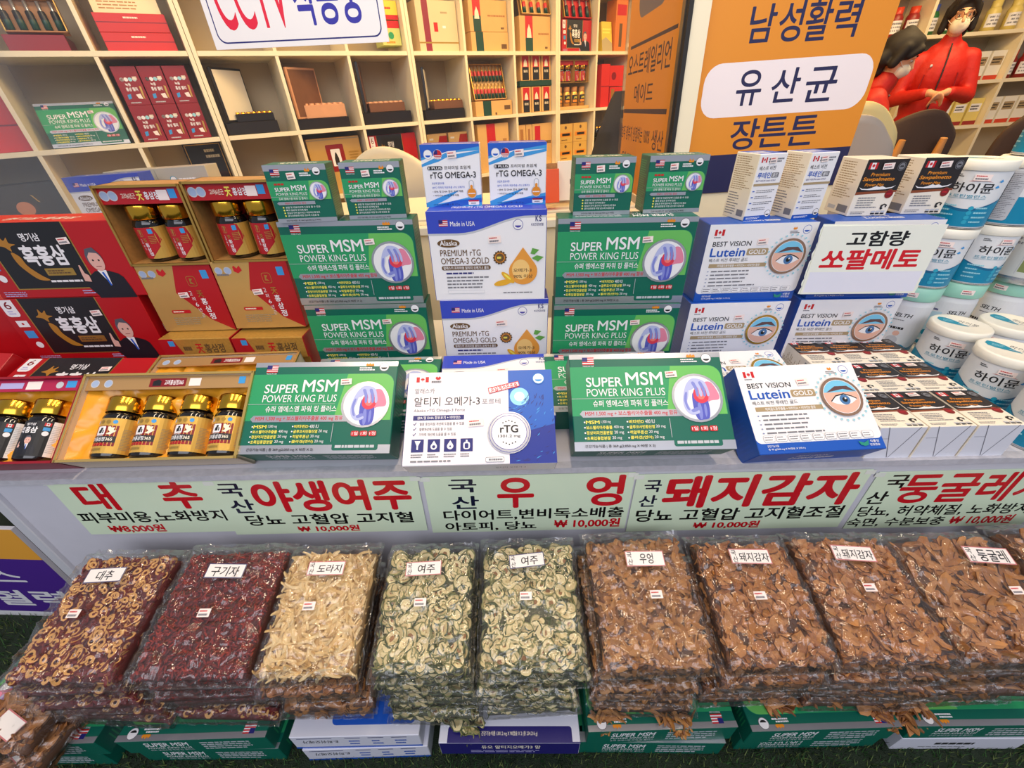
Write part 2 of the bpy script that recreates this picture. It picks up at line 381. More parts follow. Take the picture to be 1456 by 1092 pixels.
sign(-.597,-.188,.340,.503,[('국',.035,.05,.155,.28,SNV,.02),('산',.05,.33,.17,.58,SNV,.02),('야생여주',.185,.03,.955,.58,SRED,.035),('당뇨 고혈압 고지혈',.09,.62,.94,.83,SBK,.022),(WON,.33,.85,.65,.98,SRED,.035)],'pale green sign with red four-letter wild bitter melon lettering',0,.5722)
sign(-.178,.236,.330,.499,[('국',.115,.05,.25,.27,SNV,.02),('산',.12,.33,.255,.56,SNV,.02),('우',.345,.04,.525,.56,SRED,.03),('엉',.775,.03,.96,.56,SRED,.03),('다이어트,변비독소배출',.07,.58,.98,.78,SBK,.022),('아토피, 당뇨',.07,.81,.54,.98,SBK,.022),(WON,.63,.79,.97,.97,SRED,.035)],'pale green sign with two widely spaced red burdock letters, at the middle of the counter')
sign(.240,.700,.320,.493,[('국',.04,.09,.115,.29,SNV,.02),('산',.03,.34,.11,.54,SNV,.02),('돼지감자',.13,.03,.985,.58,SRED,.035),('당뇨 고혈압 고지혈조절',.03,.59,.98,.82,SBK,.022),(WON,.31,.84,.62,.98,SRED,.035)],'pale green sign with wide red Jerusalem artichoke lettering',0,.5726)
sign(.716,1.105,.312,.484,[('국',.07,.05,.18,.27,SBK,.02),('산',.02,.32,.13,.54,SBK,.02),('둥굴레차',.165,.03,.985,.54,SRED,.025),('당뇨, 허약체질, 노화방지',.02,.58,.955,.78,SBK,.02),('숙면, 수분보충',.0,.8,.54,.97,SBK,.02),(WON,.57,.79,.92,.97,SRED,.035)],'pale green sign with red Solomon seal tea lettering, above the right bags')
sign(1.120,1.50,.306,.478,[],'blank end of a pale green sign at the far right of the counter')
# banner of the next stall
def banner():
    p=Pr(.5,.36); p.r(0,0,1,.30,ink('banner_orange',236,166,60)).r(0,.30,1,.94,ink('banner_purple',74,34,138)).r(0,.94,1,1,WH)
    p.t('스',.62,.42,.80,.56,WH,.02).t('혈력',.5,.66,.92,.86,WH,.02)
    mb=MB(); mb.cbox(.5,.01,.36,.001,[WH]*6); p.into(mb,T3((0,-.005,.18)))
    tag(mb.obj('standing_banner',None,T3((-1.33,.60,.0))@Rz(-3)),'purple and orange banner standing on the turf left of the counter','banner')
banner()
# ---------------------------------------------------------------- posters on the shop front
def posters():
    OR=ink('poster_orange',220,140,38,rough=.5); PN=ink('poster_navy',30,32,78,rough=.5); PL=ink('poster_pill_white',238,228,232,rough=.5)
    W,H=.462,.80; x0,z0=.513,.845; p=Pr(W,H); p.r(0,0,1,1,OR)
    U=lambda x:(x-x0)/W
    V=lambda z:1-(z-z0)/H
    p.r(0,V(.945),1,1,PN).rr(U(.527),V(1.156),U(.965),V(1.036),PL,.042)
    for s,a,b,c,d in (('남',.618,1.267,.682,1.193),('성',.691,1.269,.749,1.191),('활',.757,1.269,.819,1.189),('력',.828,1.265,.888,1.191),('유',.617,1.138,.683,1.060),('산',.709,1.137,.782,1.062),('균',.799,1.134,.88,1.058),('장',.625,1.029,.703,.955),('튼',.704,1.029,.779,.957),('튼',.785,1.028,.863,.956)):
        p.t(s,U(a),V(b),U(c),V(d),PN,.012)
    mb=MB(); mb.cbox(W,.002,H,0,[OR]*6); p.into(mb,T3((0,-.001,H/2)))
    tag(mb.obj('wall_poster',None,BG@T3((x0+W/2,1.3485,z0))),'big orange poster with navy letters and a white pill shape on the pillar','poster')
    W,H=.57,1.05; y0,z0=1.94,.60; p=Pr(W,H); p.r(0,0,1,1,OR)
    U=lambda y:(y0-y)/W
    V=lambda z:1-(z-z0)/H
    OT=ink('poster_brown_navy',56,40,52,rough=.5)
    p.rr(U(1.83),V(1.62),U(1.53),V(1.313),ink('poster_grey',90,88,104),.05)
    p.r(U(1.90),V(1.250),U(1.41),V(1.241),OT).r(U(1.935),V(1.064),U(1.42),V(1.051),OT)
    for s,a,b,c,d in (('오스트레일리언',1.912,1.226,1.44,1.160),('메이드',1.80,1.136,1.575,1.082),('호주 정부가 인정하는 100%',1.945,1.012,1.56,.965),('생산',1.535,1.010,1.42,.955),('원료',1.92,.925,1.76,.88),('인증',1.60,.90,1.50,.83)):
        p.t(s,U(a),V(b),U(c),V(d),OT,.008)
    mb=MB(); mb.cbox(W,.0016,H,0,[OR]*6); p.into(mb,T3((0,-.0008,H/2)))
    tag(mb.obj('window_poster',None,BG@T3((.4615,y0-W/2,z0))@Rz(-90)),'tall orange poster with dark lettering on the side window','poster')
    # CCTV notice hung on the window
    W,H=.442,.24; x0,z0=-.728,1.255; p=Pr(W,H); p.rr(0,0,1,1,WH,.004); p.rr(.03,.03,.97,.955,NAVY,.02).rr(.036,.04,.964,.942,WH,.018)
    RC=ink('notice_red',222,26,60)
    p.t('CCTV',.075,.28,.475,.85,RC,.006).t('작동중',.505,.40,.885,.84,ink('notice_blue',44,40,160),.02)
    mb=MB(); mb.cbox(W,.003,H,0,[WH]*6); p.into(mb,T3((0,-.0015,H/2)))
    tag(mb.obj('notice_sign',None,BG@T3((x0+W/2,1.365,z0))@Ry(1.2)),'white notice with red and blue lettering hung on the shop window','sign')
posters()
# ---------------------------------------------------------------- carton artwork
def knee(p,u,v,r):
    """round picture of hands on a sore knee"""
    W,H=p.W,p.H
    P=lambda q:[(u+a*r/W,v+b*r/H) for a,b in q]
    p.disc(u,v,r,SIL).disc(u,v,r*.9,WH)
    lav=ink('knee_lavender',182,188,228); ind=ink('knee_indigo',84,90,186); pk=ink('knee_pink',224,132,158); hot=ink('knee_red',220,58,80); sk=ink('knee_skin',236,196,190); md=ink('knee_mid_blue',128,136,208)
    p.blob(P([(-.02,-.42),(.3,-.62),(.62,-.62),(.84,-.2),(.84,.08),(.5,.14),(.2,.3),(-.1,.1)]),pk)
    p.blob(P([(-.18,-.15),(.1,-.25),(.36,.05),(.42,.42),(.36,.82),(.12,.9),(-.1,.87),(-.2,.5)]),ind)
    p.blob(P([(-.02,.25),(.08,.25),(.12,.6),(.08,.86),(.0,.86),(-.04,.55)]),md).blob(P([(.22,.3),(.29,.3),(.3,.6),(.24,.8),(.2,.6)]),md)
    p.blob(P([(-.1,-.3),(.15,-.42),(.42,-.2),(.4,.12),(.12,.24),(-.12,.06)]),hot).blob(P([(.02,-.2),(.2,-.26),(.32,-.08),(.2,.08),(.02,.02)]),ink('knee_glow',246,120,112))
    p.blob(P([(-.42,-.45),(-.15,-.78),(.2,-.76),(.38,-.62),(.3,-.5),(.0,-.45),(-.25,-.3)]),lav)
    for i in range(4):
        a=-.1+i*.14; p.blob(P([(a-.06,-.62),(a+.06,-.64),(a+.16,-.36+i*.02),(a+.17,-.08),(a+.08,-.06),(a+.04,-.34)]),lav if i%2 else md)
    p.blob(P([(-.42,-.45),(-.3,-.4),(-.34,-.1),(-.42,.2),(-.28,.5),(-.02,.52),(-.02,.64),(-.3,.7),(-.52,.5),(-.58,.1)]),lav)
    p.blob(P([(-.46,-.2),(-.38,-.2),(-.44,.18),(-.36,.5),(-.46,.46),(-.54,.12)]),md).blob(P([(-.3,.5),(-.08,.4),(.0,.48),(-.1,.56),(-.26,.6)]),md)
    return p
def msm_front(W,H,small=False):
    p=Pr(W,H)
    if not small:
        p.r(0,0,1,.055,SIL).rr(0,.14,.985,.655,MGR,.022,'b').rr(.5,.143,.982,.655,LGR,.022,'b').poly([(.5,.143),(.66,.143),(.6,.655),(.5,.655)],MGR)
        p.r(0,.91,1,1,SIL).rr(.62,.875,.92,.968,DGR,.004).words(.64,.90,.90,.955,1,LG,.5,2)
        p.flag_us(.085,.035,.162,.118).t('MADE IN USA',.088,.125,.16,.14,WH).seal(.905,.065,.0095,GRY,WH,BLK)
        p.poly([(.775,.04),(.785,.02),(.795,.035),(.805,.015),(.815,.035),(.825,.02),(.835,.04),(.83,.055),(.78,.055)],ORG).words(.735,.065,.855,.11,2,WH,.6,4)
        p.t('SUPER',.10,.255,.335,.355,WH,.012).t('MSM',.36,.205,.60,.345,WH,.012).t('POWER KING PLUS',.10,.375,.605,.455,WH,.004)
        p.r(.0,.475,.60,.479,LG).t('슈퍼 엠에스엠 파워 킹 플러스',.135,.495,.615,.565,WH,.012)
        p.poly([(.045,.635),(.065,.60),(.70,.60),(.70,.67),(.065,.67)],SIL).t('MSM 1,500 mg + 보스웰리아추출물 400 mg 함유',.08,.607,.665,.662,RED,.015)
        for i,(a,b) in enumerate((('MSM','1,500 mg'),('보스웰리아추출물','400 mg'),('정상어리연골분말','20 mg'),('초록입홍합분말','20 mg'))):
            v=.70+i*.053; w=.04+.0155*len(a); p.disc(.072,v+.018,.0015,WH,n=8).t(a,.08,v,.08+w,v+.036,YEL,.02).t(b,.09+w,v,.15+w,v+.036,WH)
        for i,(a,b) in enumerate((('비타민D','400 IU'),('글루코사민황산염','20 mg'),('히알루론산','20 mg'),('콜라겐(연어)','20 mg'))):
            v=.70+i*.053; w=.03+.016*len(a); p.disc(.342,v+.018,.0015,WH,n=8).t(a,.352,v,.352+w,v+.036,YEL,.02).t(b,.36+w,v,.42+w,v+.036,WH)
        p.r(.608,.69,.611,.88,LG)
        for i,s in enumerate(('1일','1회','1정')): p.rr(.735+i*.058,.77,.786+i*.058,.825,RED,.003).t(s,.742+i*.058,.778,.78+i*.058,.815,WH,.01)
        p.t('건강기능식품 | 총 369 g(2,050 mg X 90정 X 2)',.065,.94,.50,.975,BLK,.006)
        k=Pr(W,H); k.k=30; knee(k,.805,.485,.0455)
    else:
        p.r(0,0,1,.10,SIL).rr(0,.27,.985,.60,MGR,.014,'b').rr(.55,.273,.982,.60,LGR,.014,'b').poly([(.55,.273),(.68,.273),(.62,.6),(.55,.6)],MGR).r(0,.925,1,1,SIL)
        p.flag_us(.10,.07,.245,.17).t('MADE IN USA',.105,.18,.24,.20,WH).seal(.84,.115,.0075,GRY,WH,BLK).poly([(.65,.1),(.67,.06),(.70,.1),(.72,.06),(.74,.1),(.73,.12),(.66,.12)],ORG).words(.56,.13,.76,.2,2,WH,.6,4)
        for i in range(3): p.r(.11+i*.055,.305,.155+i*.055,.335,RED)
        p.t('SUPER',.10,.375,.345,.445,WH,.012).t('MSM',.37,.34,.61,.435,WH,.012).t('POWER KING PLUS',.10,.465,.605,.515,WH,.004).r(0,.535,.6,.539,LG).t('슈퍼 엠에스엠 파워 킹 플러스',.12,.55,.60,.595,WH,.012)
        p.poly([(.07,.65),(.1,.625),(.7,.625),(.7,.68),(.1,.68)],SIL).t('MSM + 비타민D 함유',.2,.632,.55,.672,RED,.015)
        for i,s in enumerate(('관절 및 연골건강에 도움을 줄 수 있음','뼈의 형성과 유지에 필요','칼슘과 인이 흡수되고 이용되는데 필요','골다공증발생 위험 감소에 도움을 줌')):
            p.disc(.155,.725+i*.05,.0016,YEL,n=8).t(s,.19,.708+i*.05,.19+.0275*len(s),.742+i*.05,WH,.01)
        p.t('건강기능식품 | 총 184.5 g(2,050 mg X 90정)',.14,.95,.72,.982,BLK,.006)
        k=Pr(W,H); k.k=30; knee(k,.80,.45,.0165)
    return p,k
def msm_edge(W,D,list_too=True):
    p=Pr(W,D); p.t('SUPER MSM',.16,.18,.46,.5,WH,.02,.2).t('POWER KING PLUS',.16,.56,.46,.68,WH,.01,.2).t('슈퍼 엠에스엠 파워 킹 플러스',.16,.74,.46,.86,LG,.01)
    if list_too: p.words(.54,.2,.9,.86,4,LG,.5,6)
    return p
MW,MH,MD=.28,.181,.06; SW,SH_,SD=.116,.104,.058
def make_msm(M,label,group):
    f,k=msm_front(MW,MH); e=msm_edge(MW,MD); sd=Pr(MD,MH); sd.words(.2,.1,.8,.6,14,MGR,.4,8)
    return carton('supplement_box',MW,MH,MD,[DGR]*6,{'front':f,'bottom':e,'topflip':e,'right':sd,'left':sd},M,label,'box',group,sticker=(.657,.235,.021,.012),extra=[('round_picture','front',k,'round picture of hands on a knee with silver rim')])
GM='green joint supplement boxes on the counter'
msm=make_msm(pose((-.362,.633,.631),MH,MD,-1.2,54.3),'large green joint supplement box leaning at the front, beside the gold bottle box',GM)
clone(msm,pose((.247,.604,.649),MH,MD,-.5,52),'large green joint supplement box leaning at the front, between two white boxes',GM)
clone(msm,pose((-.337,.898,.8155),MH,MD,-.4),'upper large green box standing in the left green stack',GM)
clone(msm,pose((-.333,.896,.6335),MH,MD,-.4),'lower large green box standing in the left green stack',GM)
clone(msm,pose((.240,.868,.8155),MH,MD,-1.2),'upper large green box standing in the right green stack',GM)
clone(msm,pose((.238,.862,.6335),MH,MD,-1),'lower large green box standing in the right green stack',GM)
clone(msm,pose((-.302,.755,.596),MH,MD,0,79),'green box lying half hidden behind the left leaning green box',GM)
clone(msm,pose((.215,.755,.596),MH,MD,0,79),'green box lying half hidden behind the right leaning green box',GM)
f,k=msm_front(SW,SH_,True); st=Pr(SW,SD); st.t('SUPER MSM',.2,.3,.8,.7,CRM,.02); sd=Pr(SD,SH_); sd.words(.1,.08,.9,.92,22,MGR,.5,8)
GS='small green boxes on the green stacks'
sm=carton('small_supplement_box',SW,SH_,SD,[DGR]*6,{'front':f,'top':st,'left':sd,'right':sd},pose((-.407,.893,.9585),SH_,SD,5),'small green box on the left green stack, nearer the ginseng jars','box',GS,sticker=(.42,.185,.0155,.0115),extra=[('round_picture','front',k,'round picture of hands on a knee')])
clone(sm,pose((-.268,.908,.9585),SH_,SD,3.5),'small green box on the left green stack, nearer the white boxes',GS)
clone(sm,pose((.190,.896,.9585),SH_,SD,.5),'small green box on the right green stack, nearer the white boxes',GS)
clone(sm,pose((.334,.902,.9585),SH_,SD,1.5),'small green box on the right green stack, nearer the blue topped boxes',GS)
# -------- white omega cartons
OW,OH,OD=.245,.1895,.066
DBL=ink('box_blue',52,72,186)
def omega_front():
    p=Pr(OW,OH); g=[(0,0)]+[(i/16,.23-.17*(.5-.5*math.cos(math.pi*min(1,max(0,(i/16-.25)/.6))))) for i in range(17)]+[(1,0)]
    p.poly([(a,b+.022 if 0<b else 0) for a,b in g],LG).poly(g,DBL)
    p.flag_us(.10,.09,.175,.155).t('Made in USA',.195,.105,.40,.155,WH,.006).seal(.76,.15,.0105,PURP,WH,PURP)
    p.t('K',.905,.06,.93,.12,NAVY,.02).t('S',.935,.06,.955,.12,NAVY,.02).t('KS건강보험',.87,.135,.97,.165,NAVY,.01)
    p.disc(.165,.335,.0235,BRN,.0085).t('Alaska',.09,.305,.24,.36,WH,.012).t('PREMIUM rTG',.085,.405,.435,.475,BRN,.006).t('OMEGA-3 GOLD',.085,.495,.505,.565,BRN,.006)
    p.rr(.085,.585,.515,.635,BRN,.004).t('알래스카 프리미엄 알티지 오메가-3 골드',.10,.592,.50,.628,WH,.012).words(.12,.655,.48,.69,1,NAVY,.55,1).words(.12,.70,.50,.86,4,GRY,.42,2).r(.12,.875,.45,.915,LG).r(.122,.878,.448,.912,WH)
    p.words(.62,.90,.96,.925,1,GRY,.5,9)
    for i in range(14):
        a=2*math.pi*i/14; p.disc(.60+.0125*math.cos(a)/OW,.50+.0125*math.sin(a)/OH,.0025,BRN,n=8)
    p.disc(.60,.50,.0125,BRN).disc(.60,.50,.0105,ORG).disc(.60,.50,.009,BRN).words(.575,.47,.625,.53,1,YEL,.4,3)
    u,v=.80,.66; q=[(u,v-.27)]+[(u+.125*math.cos(R(a)),v+.155*math.sin(R(a))) for a in range(-35,216,12)]
    p.poly(q,ink('drop_orange',226,152,60)); p.disc(u-.02,v-.02,.019,ink('drop_pale',240,196,120),.022).t('오메가-3',u-.085,v-.035,u+.075,v+.01,BRN,.02).t('90% 이상',u-.085,v+.035,u+.085,v+.08,BRN,.02)
    lf=ink('leaf_green',96,160,70); p.poly([(.865,.46),(.88,.40),(.94,.42),(.90,.47)],lf).poly([(.875,.51),(.92,.48),(.98,.50),(.93,.55)],lf)
    cg=ink('capsule_gold',226,168,40); p.disc(.62,.79,.02,cg,.0065,a=12).disc(.665,.73,.018,cg,.006,a=-42).disc(.66,.72,.01,YEL,.002,a=-42)
    return p
GO='white and blue omega boxes in the middle stack'
e=Pr(OW,OD); e.t('PREMIUM rTG OMEGA-3 GOLD',.2,.3,.8,.6,WH,.01)
om=carton('omega_box',OW,OH,OD,[WH,WH,DBL,DBL,DBL,DBL],{'front':omega_front(),'top':e},pose((-.044,.886,.8275),OH,OD,-.7),'upper white omega box with blue band standing in the middle stack','box',GO,sticker=(.56,.30,.026,.014))
clone(om,pose((-.036,.884,.6385),OH,OD,-.3),'lower white omega box with blue band standing in the middle stack',GO)
clone(om,pose((-.035,.752,.595),OH,OD,0,79),'white omega box lying behind the front white and blue fish box',GO)
# front omega carton with the blue fish picture
FW,FH,FD=.262,.172,.055
p=Pr(FW,FH); fb=ink('sea_blue',28,92,186); fd=ink('sea_deep',20,44,140)
p.r(.695,0,1,1,fb).poly([(.695,.72),(1,.60),(1,1),(.695,1)],fd).disc(.77,.30,.017,ink('sea_light',150,214,240)).disc(.77,.30,.009,WH)
rn=random.Random(4)
for i in range(170):
    t=rn.uniform(.2,2.3); rr_=rn.uniform(.03,.135); u=.72+rr_*math.cos(t)/FW*.9; v=.22+rr_*math.sin(t)*1.25/FH*.85; v=min(v,.97)
    if .70<u<.99 and .02<v<.98:
        a=t+1.57+rn.uniform(-.3,.3); L=rn.uniform(.0025,.006); p.k=5+(i%6)*.2; p.raw([(p.p(u,v)[0]+L*x*math.cos(a)-w*math.sin(a),p.p(u,v)[1]-L*x*math.sin(a)-w*math.cos(a)) for x,w in((-1,0),(0,.0007),(1,0),(0,-.0007))],[(0,1,2,3)],NAVY if rn.random()<.75 else SKY)
p.k=8
p.flag_ca(.06,.055,.145,.115).poly([(.19,.07),(.2,.05),(.21,.065),(.22,.05),(.23,.07),(.22,.09),(.2,.09)],RED).words(.165,.095,.265,.13,1,GRY,.6,1)
p.t('알래스카',.055,.185,.19,.245,GRY,.004).t('알티지 오메가-3',.055,.285,.50,.385,BLK,.004).t('포르테',.515,.315,.64,.375,GRY,.0).t('Alaska rTG Omega-3 Forte',.055,.415,.40,.455,GRY)
p.r(.055,.485,.395,.535,NAVY).t('EPA 및 DHA 함유유지 + 비타민D',.085,.493,.37,.527,WH,.012)
for i,s in enumerate(('혈중 중성지질 개선에 도움을 줄 수 있음','혈행개선에 도움을 줄 수 있음','기억력 개선에 도움을 줄 수 있음')): p.t('✓',.058,.555+i*.055,.08,.59+i*.055,NAVY,.02).t(s,.10,.56+i*.055,.10+.0135*len(s),.592+i*.055,BLK,.004)
for i in range(4):
    u=.055+i*.107; p.r(u,.735,u+.08,.865,NAVY)
    if i==0: p.poly([(u+.02,.75),(u+.06,.75),(u+.045,.80),(u+.045,.84),(u+.035,.84),(u+.035,.80)],WH)
    elif i==3: p.rr(u+.018,.77,u+.062,.845,WH,.004).rr(u+.028,.785,u+.052,.835,NAVY,.002).r(u+.034,.75,u+.046,.77,WH)
    else: p.poly([(u+.04,.75)]+[(u+.04+.021*math.cos(R(a)),.81+.032*math.sin(R(a))) for a in range(-40,221,20)],WH).disc(u+.04,.812,.0028 if i==1 else .0016,NAVY,n=12)
    p.words(u,.88,u+.08,.925,2,GRY,.45,i)
p.words(.055,.945,.42,.97,1,GRY,.6,3).rr(.54,.93,.66,.98,GRY,.002).rr(.542,.934,.658,.976,WH,.002).words(.56,.94,.65,.97,1,GRY,.6,2)
p.poly([(.555,.20),(.765,.125),(.775,.185),(.565,.265)],RED).poly([(.560,.207),(.762,.135),(.770,.180),(.568,.255)],WH).t('초임계저온추출',.572,.165,.76,.225,RED,.02,0,9.5)
p.seal(.905,.105,.0105,SKY,WH,SKY)
k=Pr(FW,FH); k.k=40; k.disc(.695,.685,.0375,SIL).disc(.695,.685,.0355,PURP).disc(.695,.685,.0345,SIL).disc(.695,.685,.031,PURP).disc(.695,.685,.030,WH)
for i in range(5): k.disc(.655+i*.02,.585-.012*(2-abs(i-2)),.0013,BLK,n=6).disc(.655+i*.02,.785+.012*(2-abs(i-2)),.0013,BLK,n=6)
k.t('rTG',.635,.61,.755,.69,BLK,.02).t('1301.2 mg',.622,.71,.768,.745,BLK,.006)
e=Pr(FW,FD); e.t('알티지 오메가-3',.6,.4,.8,.6,GRY)
wfr=ink('box_pinkish_white',240,232,236)
carton('omega_box',FW,FH,FD,[wfr,wfr,NAVY,NAVY,wfr,wfr],{'front':p,'bottom':e},pose((-.058,.578,.642),FH,FD,.2,56),'white box with deep blue fish picture leaning at the front middle','box',None,sticker=(.475,.575,.027,.013),extra=[('round_seal','front',k,'silver round seal')])
# small omega
w,h,d=.116,.1135,.06; p=Pr(w,h)
p.poly([(0,0),(1,0),(1,.10),(.62,.12),(.3,.26),(0,.34)],SKY).poly([(0,.0),(1,0),(1,.04),(.3,.14),(0,.2)],BLU).poly([(0,.24),(.25,.16),(.5,.1),(.25,.2),(0,.3)],WH).poly([(.55,.16),(1,.1),(1,.14),(.6,.22)],SKY)
p.poly([(0,1),(0,.93),(.35,.80),(.62,.72),(.4,.86),(.2,.95),(.5,.9),(1,.80),(1,1)],SKY).poly([(.1,1),(.5,.9),(1,.86),(1,.93),(.6,1)],BLU)
p.seal(.125,.15,.0085,LG,WH,BLU).disc(.29,.15,.0085,WH).disc(.29,.15,.008,RED).poly([(.29-.07,.15),(.25,.085),(.29,.078),(.29,.15)],NAVY)
for i in range(3): p.r(.235,.165+i*.022,.345,.175+i*.022,WH)
p.rr(.09,.33,.35,.39,BLK,.003).t('E PLUS',.105,.342,.335,.38,WH,.02).t('프리미엄 초임계',.38,.33,.83,.385,BLK,.006).t('rTG OMEGA-3',.13,.425,.92,.525,BLK,.012)
for i,(s,c_) in enumerate((('초임계 원료사용',BLU),('50℃ 이하의 저온추출 rTG 오메가3',BLU),('• EPA 및 DHA 함유 유지 제품',BLK),('• 비타민D 25 ug 함유제품',BLK))): p.t(s,.14,.585+i*.068,.14+min(.027*len(s),.60),.622+i*.068,c_,.006)
p.disc(.83,.775,.0105,LG,.0105).rr(.785,.56,.875,.77,LG,.005).rr(.80,.575,.86,.77,WH,.0035).disc(.83,.775,.0088,ORG).rr(.808,.64,.852,.78,ORG,.0025).words(.77,.765,.89,.80,1,WH,.5,2)
p.rr(.76,.895,.95,.975,WH,.002).rr(.76,.895,.95,.92,RED,.002).words(.8,.93,.93,.965,1,GRY,.5,3).t('건강기능식품 | 총 57 g',.13,.945,.6,.975,NAVY)
e=Pr(w,d); e.r(.18,.55,.86,.72,WH)
GSO='small blue and white omega boxes'
so=carton('small_omega_box',w,h,d,[WH,WH,WH,WH,PURP,WH],{'front':p,'top':e},pose((-.112,.932,.979),h,d,.9),'small blue and white omega box on the middle stack, left of the pair','box',GSO,sticker=(.53,.155,.018,.012))
clone(so,pose((.021,.938,.979),h,d,-.8),'small blue and white omega box on the middle stack, right of the pair',GSO)
# -------- lutein cartons
LW,LH,LD=.23,.17,.07; BXB=ink('box_royal_blue',26,84,180)
def lutein_front(ring):
    p=Pr(LW,LH); p.rr(0,0,1,.885,WH,.010,'cd')
    p.flag_ca(.055,.06,.145,.135).words(.055,.145,.15,.165,1,GRY,.6,1).seal(.905,.085,.009,BXB,WH,BXB).poly([(.77,.07),(.78,.05),(.79,.065),(.80,.05),(.81,.07),(.80,.085),(.78,.085)],ORG).words(.75,.095,.85,.13,2,GRY,.6,4)
    p.t('BEST VISION',.06,.205,.42,.265,BLK,.006).t('Lutein',.055,.285,.385,.395,BXB,.014).rr(.40,.30,.60,.385,TAN,.003).t('GOLD',.42,.315,.58,.37,WH,.016)
    p.t('베스트 비전 루테인 골드',.06,.415,.43,.46,BLK,.003).r(.07,.485,.62,.535,TAN).t('마리골드꽃추출물 + 비타민A + 비타민E 함유',.15,.493,.56,.527,WH,.012)
    p.words(.105,.56,.62,.80,5,GRY,.35,3)
    for i in range(5): p.disc(.075,.584+i*.048,.0022,LG,.0014,n=10).disc(.075,.584+i*.048,.0009,BXB,n=8)
    for i in range(9): p.rr(.06+i*.098,.80,.148+i*.098,.872,LG,.003).rr(.063+i*.098,.804,.145+i*.098,.868,WH,.003).words(.07+i*.098,.81,.14+i*.098,.862,2,GRY,.4,i)
    p.t('건강기능식품',.07,.905,.16,.93,WH,.01).t('총 90 g(500 mg X 90캡슐 X 2박스)',.07,.94,.36,.965,WH,.006).t('식물성',.88,.90,.95,.93,WH,.012).t('연질캡슐',.87,.94,.95,.965,WH,.012).poly([(.79,.91),(.83,.93),(.87,.905),(.86,.955),(.83,.965),(.80,.95)],ink('leaf_teal',40,140,120))
    u,v=.795,.41; k=Pr(LW,LH); k.k=40
    for i in range(26):
        a=2*math.pi*i/26; k.disc(u+(.046*math.cos(a)+.001)/LW,v+.046*math.sin(a)/LH,.0022,CYAN,n=6)
    k.disc(u,v,.0385,ring).disc(u,v,.0335,WH).disc(u,v,.0325,SKIN).poly([(u+.0325*math.cos(R(a))/LW,v+.0325*math.sin(R(a))/LH) for a in range(195,346,10)],ink('lid_blue',120,196,230))
    k.poly([(u-.115,v-.05),(u-.03,v-.12),(u+.07,v-.12),(u+.13,v-.05),(u+.03,v-.085)],ink('brow_brown',96,70,70))
    e=[(u-.10,v+.06),(u-.05,v),(u+.02,v-.02),(u+.08,v+.01),(u+.115,v+.04),(u+.06,v+.085),(u-.01,v+.10),(u-.06,v+.085)]
    k.poly([(a,b-.014) for a,b in e[:5]]+e[4::-1],BLK).poly(e,WH).disc(u+.015,v+.04,.0098,ink('iris_blue',76,120,170)).disc(u+.015,v+.04,.0048,BLK).disc(u+.022,v+.025,.0018,WH)
    return p,k
RCOP=mat('ring_copper',(176,140,118),.3,.6); RGLD=mat('ring_gold',(200,160,70),.3,.7)
fr,k=lutein_front(RCOP); fr2,k2=lutein_front(RGLD)
e=Pr(LW,LD); e.t('BEST VISION',.36,.3,.62,.42,WH,.01,.2).t('Lutein',.34,.48,.54,.7,WH,.016,.2).rr(.56,.52,.70,.68,WH,.002).t('GOLD',.575,.55,.685,.65,BXB,.014)
sd=Pr(LD,LH); sd.words(.2,.5,.8,.95,8,BLU,.4,2)
GLU='white and blue eye supplement boxes'
LB=[BXB]*6
lu=carton('eye_supplement_box',LW,LH,LD,LB,{'front':fr,'bottom':e,'top':e,'left':sd},pose((.543,.607,.624),LH,LD,2.5,57),'white and blue eye supplement box leaning at the front, beside the black and white boxes','box',GLU,sticker=(.52,.215,.022,.013),extra=[('eye_picture','front',k,'round eye picture with copper rim')])
clone(lu,pose((.534,.895,.798),LH,LD,1.4),'upper eye supplement box standing in the left blue and white stack',GLU)
clone(lu,pose((.783,.889,.628),LH,LD,-1),'eye supplement box standing under the leaning white saw palmetto sign',GLU)
clone(lu,pose((.795,.895,.798),LH,LD,-1),'eye supplement box hidden behind the white saw palmetto sign',GLU)
lg=carton('eye_supplement_box',LW,LH,LD,LB,{'front':fr2,'bottom':e,'top':e,'left':sd},pose((.527,.885,.628),LH,LD,1),'lower eye supplement box with gold ring in the left blue and white stack','box',GLU,sticker=(.52,.215,.022,.013),extra=[('eye_picture','front',k2,'round eye picture with gold rim')])
clone(lg,pose((.50,.755,.596),LH,LD,1,79),'eye supplement box lying half hidden behind the front one',GLU)
# small lutein
w,h,d=.066,.125,.066; p=Pr(w,h)
p.flag_ca(.1,.05,.3,.125).words(.36,.06,.9,.13,2,GRY,.6,2).t('베스트 비전',.1,.175,.68,.235,BLK,.006).t('루테인',.09,.265,.58,.355,BXB,.02).rr(.60,.275,.86,.35,GRY,.002).t('골드',.64,.287,.82,.338,WH,.012).t('BEST VISION Lutein GOLD',.09,.375,.80,.40,NAVY,.004).r(.04,.43,1,.465,TAN)
for i in range(4): p.rr(.06,.535+i*.09,.14,.55+i*.09,BXB,.0008).words(.2,.52+i*.09,.9,.575+i*.09,2,GRY,.35,i)
p.r(0,.925,1,1,BXB).words(.08,.945,.6,.98,2,WH,.5,2).seal(.86,.90,.007,BLK,WH,BLK)
e=Pr(w,d); e.words(.12,.3,.85,.75,2,WH,.7,3); sd=Pr(d,h); sd.words(.08,.04,.92,.55,16,TAN,.4,3).words(.08,.58,.6,.95,9,GRY,.4,4).r(.62,.84,.9,.94,GRY)
GSL='small eye supplement boxes with blue tops'
